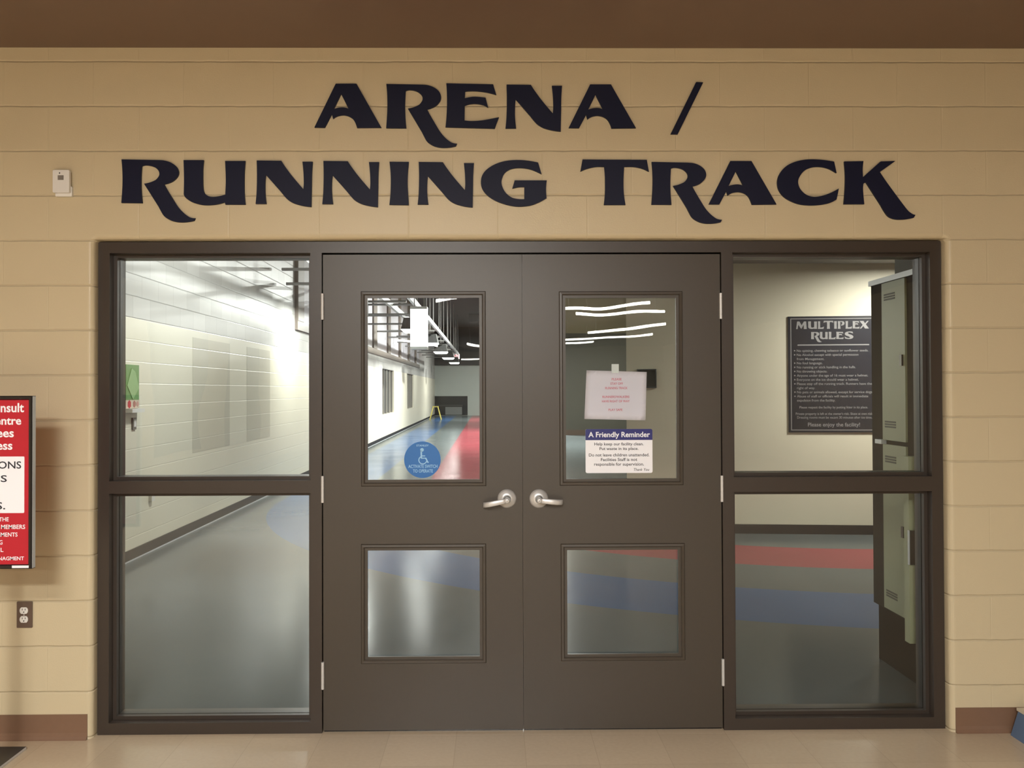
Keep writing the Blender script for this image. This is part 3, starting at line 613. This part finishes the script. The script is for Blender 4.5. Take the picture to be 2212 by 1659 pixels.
# ================================================================== SETTING: corridor behind the doors
Y0, YE = RC+.12, 48.5
CH = 5.4
struct('floor_track', bx(-6, 9, Y0, YE+.3, -.1, 0), track_floor('rubber_track_floor'), 'grey rubber track floor with blue and red lanes behind the doors', 'floor')
def corridor_box(xa, xb, ya, yb, z0, z1):      # follows the left wall's direction
    return hexa([(xa+SK*ya, ya, z0), (xb+SK*ya, ya, z0), (xb+SK*yb, yb, z0), (xa+SK*yb, yb, z0), (xa+SK*ya, ya, z1), (xb+SK*ya, ya, z1), (xb+SK*yb, yb, z1), (xa+SK*yb, yb, z1)])
# left wall with two dark windows cut in
wa, wb = on_left(826, 795), on_left(851, 891); wc, wd = on_left(879.5, 805), on_left(893.5, 880)
WIN = [(wa.y, wb.y, .80, 2.24), (wc.y, wd.y, .80, 2.24)]
bm = pierced(.2, YE, 0, CH, [(a, b, c_, d) for a, b, c_, d in WIN], 0, .2)
for v in bm.verts: y, th, z = v.co.x, v.co.y, v.co.z; v.co = (lx(y)-th, y, z)
struct('wall_corridor_left', bm, M_CORR, 'long cream block wall on the left of the corridor', 'wall')
M_DGLASS = paint('dark_window_glass', (58, 58, 62), .12, var=.2, scale=1.5, spec=.8)
M_REVEAL = paint('grey_reveal', (150, 146, 138), .5)
for i, (a, b, c_, d) in enumerate(WIN):
    w = thing('window_%d' % (3+i), ('nearer', 'farther')[i]+' dark window in the corridor left wall, seen through the left door', 'window', (lx(a)-.1, a, c_), kind='structure')
    obj('glass_pane', corridor_box(LX-.09, LX-.08, a, b, c_, d), M_DGLASS, w)
    bm = bmesh.new()
    nm_ = 4
    for k in range(nm_+1):
        yk = a+(b-a)*k/nm_
        vv = box(bm, LX-.08+SK*yk, LX-.05+SK*yk, max(a, yk-.04), min(b, yk+.04), c_, d)
    obj('mullion', bm, M_REVEAL, w)
M_REFLECTION = block_wall('grey_cream_reflection', (204, 199, 182), axis=1, x0=.23, rgb_top=(190, 188, 182), depth=.4)  # greyer block colour paints the faint glass reflections onto the wall
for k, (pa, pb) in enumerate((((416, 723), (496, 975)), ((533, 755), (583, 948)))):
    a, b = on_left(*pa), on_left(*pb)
    struct('trim_%d' % (30+k), corridor_box(LX, LX+.002, a.y, b.y, .87, 2.16), M_REFLECTION, ('nearer', 'farther')[k]+' greyer upright reflection painted on the cream corridor wall, seen through the left sidelight', 'wall patch')
# brown posts and sill band of the clerestory, pale panels between
M_POST = paint('grey_brown_steel', (126, 116, 108), .5, var=.05)
PZ = 2.76
post_y = []
for xa, xb in ((637, 650), (803.5, 811), (835, 840.5), (860, 863.5), (880, 883)):
    post_y.append(((on_left(xa, 740).y), (on_left(xb, 740).y)))
step = (post_y[1][0]-post_y[0][0])/3
posts = [post_y[0], (post_y[0][0]+step, post_y[0][1]+step), (post_y[0][0]+2*step, post_y[0][1]+2*step)]+post_y[1:]+[(post_y[-1][0]+step, post_y[-1][1]+step)]
end_y = posts[-1][1]+1.8
struct('trim_2', corridor_box(LX, LX+.05, posts[0][0], end_y, PZ-.16, PZ), M_POST, 'brown sill band below the pale upper panels of the corridor wall', 'trim')
for i, (a, b) in enumerate(posts):
    struct('trim_%d' % (3+i), corridor_box(LX, LX+.06, a, b, PZ, CH), M_POST, 'brown steel post on the upper corridor wall, number %d from the near end' % (i+1), 'post')
struct('trim_20', corridor_box(LX, LX+.01, posts[0][1], end_y, PZ, CH), paint('pale_lilac_panel', (214, 212, 220), .5), 'pale upper panel band between the corridor posts', 'panel')
struct('baseboard_corridor', corridor_box(LX, LX+.012, .21, YE, 0.012, .105), M_BLACKBASE, 'black rubber baseboard along the corridor left wall', 'baseboard')
struct('trim_21', corridor_box(LX, LX+.016, .21, YE, 0, .012), paint('white_caulk', (196, 200, 204), .5), 'thin white edge line along the corridor floor', 'trim')
# end wall
struct('wall_end', bx(-6, 4, YE, YE+.2, 0, 3.1), M_GREYWALL, 'pale grey wall closing the far end of the corridor', 'wall')
struct('wall_end_upper', bx(-6, 4, YE-.25, YE+.2, 3.1, CH), M_DARKROOM, 'dark bulkhead over the far end wall', 'wall')
struct('ceiling_corridor', bx(-6, 9, .2, YE+.2, CH, CH+.15), paint('dark_deck', (74, 76, 76), .6, var=.1, scale=3), 'dark open ceiling over the corridor', 'ceiling')
for i, (y, z) in enumerate(((21, 4.75), (33, 4.5))):
    struct('trim_%d' % (22+i), bx(-1.2, 6, y, y+.45, z, z+.35), M_DARKROOM, ('nearer', 'farther')[i]+' dark steel beam crossing under the corridor ceiling', 'beam')
# dark opening with rail in the end wall
oa, ob = at(936, 897, YE), at(1010, 855.5, YE)
w = thing('window_5', 'low dark glazed opening with a rail in the far end wall', 'window', (oa.x, YE, oa.z), kind='structure')
obj('dark_panel', bx(oa.x, ob.x, YE-.03, YE-.002, oa.z, ob.z), paint('near_black_glass', (34, 37, 42), .15, var=.1), w)
zr = at(970, 876, YE).z; obj('rail', bx(oa.x, ob.x-.3, YE-.12, YE-.06, zr-.05, zr+.05), M_DARKROOM, w)
a, b = at(962, 896, YE), at(998, 879, YE); obj('grey_panel', bx(a.x, b.x, YE-.06, YE-.03, a.z, b.z), paint('grey_low_panel', (120, 122, 120), .5), w)
# inner wall carrying the rules sign, its end turned away to the right
RW = lambda x: 5.383-.092*(x-2.47)
xa = at(1354, 900, 5.47).x
bm = hexa([(xa, RW(xa), 0), (9, RW(9), 0), (9, 24, 0), (5.6, 24, 0), (xa, RW(xa), CH), (9, RW(9), CH), (9, 24, CH), (5.6, 24, CH)])
struct('wall_inner', bm, M_CREAM, 'plain cream wall carrying the black rules sign behind the right sidelight', 'wall')
bm = hexa([(xa, RW(xa)-.012, 0), (9, RW(9)-.012, 0), (9, RW(9), 0), (xa, RW(xa), 0), (xa, RW(xa)-.012, .1), (9, RW(9)-.012, .1), (9, RW(9), .1), (xa, RW(xa), .1)])
struct('baseboard_inner', bm, M_BLACKBASE, 'black rubber baseboard under the rules sign wall', 'baseboard')
struct('ceiling_inner', bx(1.5, 9, .2, 5.1, 2.885, 3.05), paint('grey_soffit', (98, 98, 98), .45, var=.05, scale=5), 'grey lowered ceiling over the locker area', 'ceiling')
g0 = on_floor(1217, 940)
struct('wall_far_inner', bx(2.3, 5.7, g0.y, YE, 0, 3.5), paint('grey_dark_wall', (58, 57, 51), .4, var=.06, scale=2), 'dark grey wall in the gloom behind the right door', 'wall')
struct('wall_far_upper', bx(2.3, 5.7, g0.y-.05, YE, 3.5, CH), paint('olive_lobby_reflection', (112, 105, 84), .5), 'bulkhead above the dark grey wall, painted olive like the lobby reflection', 'wall')  # olive colour carries the lobby's tan reflection in the door glass
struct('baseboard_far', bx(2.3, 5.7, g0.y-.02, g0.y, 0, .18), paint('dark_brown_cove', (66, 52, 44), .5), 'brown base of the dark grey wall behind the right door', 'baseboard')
struct('wall_outer_right', bx(9, 9.2, .2, 24, 0, CH), M_CREAM, 'cream wall closing the locker area at right', 'wall')

# small dark picture on the cream wall, half hidden by the paper notice
def on_inner(px, py, off=.012):
    d = ray(px, py); n = Vector((.092, 1, 0)); return O+d*((n.dot(Vector((2.47, 5.383, 0)))-off-n.dot(O))/n.dot(d))
a, b = on_inner(1376, 838), on_inner(1418, 797)
t = thing('framed_picture', 'small dark framed picture on the cream wall, half hidden behind the paper notice', 'picture', (a.x, a.y, a.z)); t.rotation_euler = (0, 0, math.atan(-.092))
w_, h_ = b.x-a.x, b.z-a.z
bm = bmesh.new(); ring(bm, 0, w_, 0, h_, [(0, .010), (0, -.012), (.012, -.012), (.012, .010)]); o = obj('frame', bm, M_BLACKG, t); o.matrix_parent_inverse = Matrix.Identity(4)
o = obj('image', bx(.010, w_-.010, -.004, .009, .010, h_-.010), paint('dark_print', (58, 56, 50), .4, var=.5, scale=9), t); o.matrix_parent_inverse = Matrix.Identity(4)
# rules sign
def RWP(px, py):
    d = ray(px, py); n = Vector((.092, 1, 0)); t_ = (n.dot(Vector((2.47, 5.383, 0)))-.012-n.dot(O))/n.dot(d); return O+d*t_
a, b = RWP(1704, 934), RWP(1895, 682)
ang = math.atan(-.092); wdt = (b.x-a.x)/math.cos(ang); hgt = b.z-a.z
t = thing('rules_sign', 'black board of white multiplex rules on the cream wall behind the right sidelight', 'sign', (a.x, RW(a.x)-.012, a.z)); t.rotation_euler = (0, 0, ang)
def local(o):                                     # parts written in the sign's own coordinates
    o.matrix_parent_inverse = Matrix.Identity(4); return o
local(obj('board', bx(0, wdt, -.004, .010, 0, hgt), paint('black_board', (40, 42, 52), .3, var=.05, scale=4), t))
M_SILV = paint('silver_print', (148, 146, 146), .5, var=.02)
bm = bmesh.new(); ring(bm, .024, wdt-.024, .022, hgt-.022, [(0, -.004), (0, -.0046), (.008, -.0046), (.008, -.004)]); local(obj('border_line', bm, M_SILV, t))
X = lambda px: (px-1704)/191*wdt
Z = lambda py: (934-py)/252*hgt
bm = bmesh.new()
for ch, x0, x1, y0, y1 in (('M', 1721, 1744, 693, 709.5), ('U', 1747, 1766, 693, 709.5), ('L', 1768, 1781, 693, 709.5), ('T', 1780, 1801, 692, 709.5), ('I', 1802.5, 1808.5, 693, 709.5), ('P', 1810.5, 1825, 693, 709.5), ('L', 1827, 1841, 693, 709.5), ('E', 1842, 1857, 693, 709.5), ('X', 1857, 1877, 693, 709.5),
                             ('R', 1753, 1776, 716, 738.5), ('U', 1772, 1789, 716, 732), ('L', 1791, 1806, 716, 732), ('E', 1807, 1823, 716, 732), ('S', 1825, 1843.5, 715.5, 732)):
    me = glyph_mesh('g', ch, x0, x1, y0, y1, lambda px, py: (X(px), Z(py)), .0006); me.transform(Matrix.Translation((0, -.0046, 0)))
    bm.from_mesh(me); bpy.data.meshes.remove(me)
box(bm, X(1724), X(1877), -.0048, -.004, Z(745.5), Z(743))
local(obj('title_lettering', bm, M_SILV, t))
bm = bmesh.new()
rules = [('No spitting, chewing tobacco or sunflower seeds.', 1722, 1875, 759, 1), ('No Alcohol except with special permission', 1722, 1854, 768, 1), ('from Management.', 1722, 1781, 777, 0), ('No foul language.', 1722, 1777, 786, 1), ('No running or stick handling in the halls.', 1722, 1848, 795, 1), ('No throwing objects.', 1722, 1787, 804, 1),
         ('Anyone under the age of 16 must wear a helmet.', 1722, 1874, 813, 1), ('Everyone on the ice should wear a helmet.', 1722, 1854, 822, 1), ('Please stay off the running track. Runners have the', 1722, 1882, 831, 1), ('right of way.', 1722, 1761, 840, 0), ('No pets or animals allowed, except for service dogs.', 1722, 1884, 849, 1),
         ('Abuse of staff or officials will result in immediate', 1722, 1874, 858, 1), ('expulsion from the facility.', 1722, 1804, 867, 0), ('Please respect the facility by putting litter in its place.', 1727, 1873, 882, 0), ("Private property is left at the owner's risk. Skate at own risk.", 1719, 1884, 896, 0), ('Dressing rooms must be vacant 30 minutes after ice time.', 1722, 1882, 904, 0)]
for s, xa_, xb_, y, dot in rules:
    bm = bmesh.new(); text_bm(bm, s, X(xa_), X(xb_), Z(y), Z(y-5.4), -.004, bold=.003)
    if dot: box(bm, X(1716.2), X(1718.8), -.0045, -.004, Z(y-1.2), Z(y-3.8))
    local(obj('rule_lettering', bm, M_SILV, t))
bm = bmesh.new()
text_bm(bm, 'Please enjoy the facility!', X(1745), X(1856), Z(921), Z(912.5), -.004, bold=.008)
local(obj('rule_lettering', bm, M_SILV, t))

# ================================================================== lockers beside the right sidelight
fb = on_floor(1893, 1425)
LKX = fb.x+.01; LKY = (O+ray(1884, 900)*((LKX-O.x)/ray(1884, 900).x)).y                       # front face x, far end y
def on_x(px, py, X_):
    d = ray(px, py); return O+d*((X_-O.x)/d.x)
zt = on_x(1881, 608, LKX).z; zb = on_x(1889, 1301, LKX).z; zm = on_x(1912, 954, LKX).z
yd0 = on_x(1911, 900, LKX).y                   # far edge of the locker doors
yn = Y0+.16                                    # near end of the bank
t = thing('locker', 'pale two tier steel locker with dark end beside the right sidelight', 'locker', (LKX+.2, (LKY+yn)/2, 0))
obj('carcass', bx(LKX, LKX+.42, yn, LKY, zb, zt-.03), paint('locker_dark_frame', (40, 42, 42), .7, spec=.1), t)
obj('top_trim', bx(LKX-.012, LKX+.43, yn, LKY+.01, zt-.03, zt), M_STEEL, t)
obj('plinth', bx(LKX+.02, LKX+.42, yn, LKY-.02, 0, zb), paint('locker_plinth', (26, 27, 30), .8, spec=.1), t)
ydn = on_x(1961, 900, LKX).y
def ldoor(z0, z1):
    d = obj('door', bx(LKX-.012, LKX-.0005, ydn, yd0, z0, z1), M_LOCKER, t, bevel=.003)
    for zz in (z1-.10, z0+.07):
        bm = bmesh.new()
        for k in range(3): box(bm, LKX-.0135, LKX-.0121, yd0-.16, yd0-.03, zz+k*.014, zz+k*.014+.009)
        obj('vent', bm, paint('vent_dark', (70, 72, 62), .5), d)
    bm = bmesh.new(); zz = (z0+z1)/2; box(bm, LKX-.022, LKX-.0121, ydn+.02, ydn+.045, zz-.03, zz+.03); obj('latch', bm, M_BLACKG, d)
ldoor(zm+.012, zt-.035); ldoor(zb+.012, zm-.012)
obj('divider', bx(LKX-.03, LKX+.01, yd0-.02, yd0+.06, zm-.012, zm+.012), M_STEEL, t)
ybx = on_x(1933, 580, LKX+.05).y
t = thing('grey_carton', 'dark grey box resting on top of the pale locker', 'box', (LKX+.2, ybx-.1, zt))
obj('carton_body', bx(LKX+.05, LKX+.36, yn+.03, ybx, zt, zt+.26), paint('dark_grey_card', (74, 77, 72), .6), t, bevel=.004)
obj('carton_lid', bx(LKX+.042, LKX+.368, yn+.024, ybx+.006, zt+.26, zt+.30), paint('grey_card', (112, 114, 108), .6), t)
# cream post with a black reader, standing nearer
pY = yn-.02
a, b = at(1955, 1384, pY), at(1988, 985, pY)
t = thing('control_post', 'short cream post with black switch plate in front of the locker', 'post', ((a.x+b.x)/2, pY, a.z))
obj('post_body', bx(a.x, b.x+.04, pY-.05, pY, a.z, b.z), M_LOCKER, t, bevel=.004)
a, b = at(1965, 1220, pY-.06), at(1985, 1146, pY-.06)
obj('switch_plate', bx(a.x, b.x, pY-.062, pY-.05, a.z, b.z), M_BLACKG, t)
obj('plate_edge', bx(a.x-.004, a.x, pY-.064, pY-.05, a.z, b.z), M_STEEL, t)
struct('wall_locker_side', bx(LKX+.44, LKX+.6, .2, LKY-.05, 0, 2.885), M_CREAM, 'short cream wall behind the locker', 'wall')

# ================================================================== corridor fittings
# green dispenser and card slot on the left wall
def left_panel(px0, py0, px1, py1, t0, t1):
    a, b = on_left(px0, py0), on_left(px1, py1); c1, c2 = on_left(px0, py1), on_left(px1, py0)
    z0 = (b.z+c1.z)/2; z1 = (a.z+c2.z)/2; return corridor_box(LX+t0, LX+t1, a.y, b.y, z0, z1), a.y, b.y, z0, z1
t = thing('green_poster', 'narrow green poster holder with red flower strip on the corridor wall at left', 'poster', on_left(283, 890))
bm, ya, yb, z0, z1 = left_panel(269.5, 788, 297.5, 864, .001, .012); obj('green_panel', bm, paint('green_print', (92, 142, 72), .4, var=.25, scale=14), t)
bm = bmesh.new(); ym = (ya+yb)/2; zm_ = (z0+z1)/2-.03; xx = LX+.0135+SK*ya
prism_x(bm, [(ym, z0+.005), (yb-.01, zm_-.02), (ym+.05, zm_+.13), (ym-.03, zm_+.16), (ya+.02, zm_)], xx-.002, xx+.002)
obj('pale_leaf', bm, paint('pale_green_print', (138, 178, 118), .4, var=.1, scale=20), t)
bm, ya2, yb2, z02, z12 = left_panel(269, 864, 298, 882, .001, .012); obj('flower_strip', bm, paint('cream_print', (206, 190, 172), .4, var=.15, scale=30), t)
for k, (fy, rad, mt) in enumerate(((.25, .033, M_RED), (.62, .028, paint('dusty_red_print', (168, 110, 98), .5)), (.86, .022, paint('pink_print', (196, 150, 138), .5)))):
    bm = bmesh.new(); cy = ya2+(yb2-ya2)*fy; cz_ = (z02+z12)/2; xx = LX+.0128+SK*cy
    prism_x(bm, [(cy+rad*math.cos(i*math.pi/6)*(1+.15*(i % 2)), cz_+rad*math.sin(i*math.pi/6)*(1+.15*(i % 2))) for i in range(12)], xx-.001, xx+.0015)
    obj('flower', bm, mt, t)
bm, *_ = left_panel(269.5, 883, 296.5, 891, .001, .07); obj('tray', bm, M_WHITE, t)
t = thing('card_slot', 'small grey metal slot plate below the green poster holder', 'switch', on_left(288, 928))
bm, *_ = left_panel(284, 902, 292, 928, .001, .012); obj('plate', bm, paint('grey_slot', (108, 104, 96), .4), t)
bm, *_ = left_panel(286.5, 906, 291, 922, .012, .014); obj('insert', bm, M_WHITE, t)
bm, *_ = left_panel(321, 1070, 328, 1082, .001, .03); tag(obj('wall_hook', bm, M_WHITE, bevel=.004), 'tiny white fitting low on the corridor wall beyond the left sidelight', 'fitting')

# rack of pipes over the left lane, hung on rods
RZ = 3.42; RXa, RXb = LX+.10, -1.72
t = thing('pipe_rack', 'long grey pipe rack hung over the left lane, seen through the left door', 'rack', (RXb, 9.5, RZ))
ry = [9.4+2.75*k for k in range(12)]
for x in (RXb, RXb-.55):
    bm = corridor_box(x-.03, x+.03, ry[0]-.6, ry[-1]+.6, RZ-.06, RZ+.06); obj('rail', bm, paint('grey_rack_paint', (176, 178, 180), .4), t)
M_PIPE = paint('grey_pipe', (150, 150, 148), .4)
for y in ry:
    for dz, dy in ((.02, 0), (-.17, .28)):
        bm = bmesh.new(); tube(bm, (RXa+SK*y, y+dy, RZ+dz), (RXb+SK*y, y+dy, RZ+dz), .025, 10); obj('cross_pipe', bm, M_PIPE, t)
    bm = bmesh.new(); tube(bm, (RXb+SK*y, y, RZ), (RXb+SK*y, y, CH), .012, 8); obj('hanger_rod', bm, M_PIPE, t)
for i, (x, y, p_) in enumerate(WALL_FILL):  # fixtures for the added lamps by the left wall
    zb_ = 3.02
    t = thing('box_light', ('nearer', 'farther')[i]+' added box light brightening the corridor left wall, behind the door post', 'ceiling light', (x, y, zb_), 'added box lights along the left wall')
    obj('housing', bx(x-.22, x+.22, y-.26, y+.26, zb_, zb_+.25), M_DARKROOM, t)
    obj('lens', bx(x-.2, x+.2, y-.24, y+.24, zb_-.02, zb_), M_LENS, t)
    bm = bmesh.new(); tube(bm, (x, y, zb_+.25), (x, y, CH), .012, 8); obj('stem', bm, M_PIPE, t)
# added high bay lights, out of view, that fill the corridor with light
for i, (x, y, p_) in enumerate(FILL_BAYS):
    t = thing('fill_bay_light', ('nearest', 'second', 'third', 'farthest')[i]+' added high bay fill light under the dark corridor ceiling', 'ceiling light', (x, y, 5.05), 'added high bay fill lights of the corridor')
    obj('housing', hexa([(x-.3, y-.3, 5.06), (x+.3, y-.3, 5.06), (x+.3, y+.3, 5.06), (x-.3, y+.3, 5.06), (x-.15, y-.15, CH), (x+.15, y-.15, CH), (x+.15, y+.15, CH), (x-.15, y+.15, CH)]), M_DARKROOM, t)
    obj('lens', bx(x-.27, x+.27, y-.27, y+.27, 5.03, 5.06), M_LENS, t)
# box lights under the rack
for i, (y, pw_) in enumerate(zip(BOX_Y, BOX_P)):
    x = (-1.96 if i else -1.64)+SK*y; zb_ = 2.98 if i else 2.80
    t = thing('box_light', ('nearest', 'second', 'third', 'fourth', 'fifth', 'farthest')[i]+' dark box light hanging under the pipe rack', 'ceiling light', (x, y, zb_), 'box lights under the pipe rack')
    obj('housing', hexa([(x-.26, y-.3, zb_+.02), (x+.26, y-.3, zb_+.02), (x+.26, y+.3, zb_+.02), (x-.26, y+.3, zb_+.02), (x-.2, y-.22, zb_+.3), (x+.2, y-.22, zb_+.3), (x+.2, y+.22, zb_+.3), (x-.2, y+.22, zb_+.3)]), M_DARKROOM, t)
    obj('lens', hexa([(x-.2, y-.24, zb_-.04), (x+.2, y-.24, zb_-.04), (x+.2, y+.24, zb_-.04), (x-.2, y+.24, zb_-.04), (x-.26, y-.3, zb_+.02), (x+.26, y-.3, zb_+.02), (x+.26, y+.3, zb_+.02), (x-.26, y+.3, zb_+.02)]), M_LENS if i else M_LENS_DIM, t)
    bm = bmesh.new(); tube(bm, (x, y, zb_+.3), (x, y, CH), .012, 8); obj('stem', bm, M_PIPE, t)
    area('box_lamp', (x, y, zb_-.06), (.4, .48), pw_, COOL)
# hanging lantern
pc = at(906, 842, 12.6); za, zb_ = at(906, 755, 12.6).z, at(906, 667, 12.6).z
t = thing('pendant_lantern', 'bright white upright lantern hanging in the corridor beyond the left door', 'lamp', (pc.x, 12.6, za))
hw = .155
obj('shade', bx(pc.x-hw, pc.x+hw, 12.6-hw, 12.6+hw, za+.05, zb_-.02), glow('lantern_glass', (255, 255, 250), 7), t)
for z in (za, zb_-.02):
    obj('cap', bx(pc.x-hw-.005, pc.x+hw+.005, 12.6-hw-.005, 12.6+hw+.005, z, z+.05), paint('white_cap', (222, 226, 226), .4), t)
bm = bmesh.new()
for s in (-1, 1): tube(bm, (pc.x+s*hw*.6, 12.6, zb_+.02), (pc.x+s*hw*.6, 12.6, CH), .01, 8)
obj('hanger_rod', bm, M_PIPE, t)
# exit sign, yellow sawhorse
EY = 44; e = at(985, 770, EY)
t = thing('exit_sign', 'small lit red and white EXIT sign at the far end of the corridor', 'sign', (e.x, EY, e.z-.12))
obj('housing', bx(e.x-.2, e.x+.2, EY, EY+.08, e.z-.14, e.z+.14), glow('exit_white', (255, 235, 235), 1.0), t)
bm = bmesh.new(); text_bm(bm, 'EXIT', e.x-.17, e.x+.17, e.z-.08, e.z+.11, EY, bold=.02, thick=.002); obj('red_lettering', bm, glow('exit_red', (240, 20, 50), 1.6), t)
bm = bmesh.new(); tube(bm, (e.x, EY+.04, e.z+.14), (e.x, EY+.04, CH), .012, 8); obj('stem', bm, M_PIPE, t)
s_ = on_floor(941, 906.5)
t = thing('folding_sawhorse', 'yellow folding sawhorse stand on the track at the far end', 'stand', (s_.x, s_.y, 0))
M_YEL = paint('yellow_paint', (206, 190, 96), .5); H = .68
for sy in (-1, 1):
    for sx in (-1, 1):
        bm = bmesh.new(); tube(bm, (s_.x+sx*.30, s_.y+sy*.22, 0), (s_.x+sx*.12, s_.y+sy*.02, H), .022, 8); obj('leg', bm, M_YEL, t)
bm = bx(s_.x-.16, s_.x+.16, s_.y-.03, s_.y+.03, H-.02, H+.03); obj('top_bar', bm, M_YEL, t)
# ceiling light over the locker area
t = thing('square_ceiling_light', 'square recessed ceiling light over the locker area', 'ceiling light', (4.2, 4.2, 2.9))
obj('frame', bx(3.9, 4.5, 3.9, 4.5, 2.865, 2.885), M_WHITE, t); obj('lens', bx(3.93, 4.47, 3.93, 4.47, 2.855, 2.865), M_LENS_DIM, t)
area('locker_area_lamp', (4.2, 4.2, 2.84), (.5, .5), 88, (1, .96, .88))

# ================================================================== lobby lights behind the camera (seen mirrored in the glass)
for i, (x, y, p_) in enumerate(LOBBY_TROFFERS):
    t = thing('lobby_ceiling_light', ('second', 'nearest', 'farthest')[i]+' recessed light in the brown lobby ceiling behind the camera', 'ceiling light', (x, y, CEIL), 'recessed lobby lights')
    bm = bmesh.new(); 
    obj('frame', bx(x-.62, x+.62, y-.3, y+.3, CEIL-.03, CEIL-.0005), M_WHITE, t); obj('lens', bx(x-.58, x+.58, y-.26, y+.26, CEIL-.036, CEIL-.03), M_TROFFER, t)
def mirrored(px, py, h):                        # where a lamp at height h hangs if the glass at GY shows it at this pixel
    d = ray(px, py); v = O+d*((h-CZ)/d.z); return Vector((v.x, 2*(DY+.02)-v.y, h))
STR = [((1216, 667), (1405, 652)), ((1248, 676.5), (1443, 672)), ((1267, 714), (1445, 702)), ((1218, 729.5), (1413, 722)), ((1160, 741), (1275, 736)), ((950, 655), (1150, 632)), ((990, 768), (1090, 767.5)), ((868, 742), (946, 754)), ((1008, 737), (1080, 745))]
for i, (a, b) in enumerate(STR):
    h = 2.72; A, B = mirrored(*a, h), mirrored(*b, h)
    if B.y > -5 or A.y < YB+.5 or B.y < YB+.5: continue
    t = thing('strip_light', ('first', 'second', 'third', 'fourth', 'fifth', 'sixth', 'seventh', 'eighth', 'ninth')[i]+' hanging tube light of the lobby, behind the camera', 'ceiling light', (A+B)/2, 'hanging tube lights of the lobby')
    bm = bmesh.new(); tube(bm, A, B, .022, 12); obj('tube', bm, M_LAMP_WARM, t)
    d = (B-A).normalized()
    for q in (A+d*.15, B-d*.15):
        bm = bmesh.new(); tube(bm, q+Vector((0, 0, .02)), (q.x, q.y, CEIL), .006, 6); obj('hanger', bm, M_STEEL, t)
# dark windows in the lobby's left wall, mirrored faintly in the left sidelight
for i, (ya, yb, za, zb_) in enumerate(((-8.6, -10.9, .55, 2.55), (-12.2, -14.4, .55, 2.55))):
    w = thing('window_%d' % (6+i), ('nearer', 'farther')[i]+' dark window in the lobby left wall', 'window', (XL, ya, za), kind='structure')
    obj('glass_pane', bx(XL+.001, XL+.02, yb, ya, za, zb_), M_DGLASS, w)
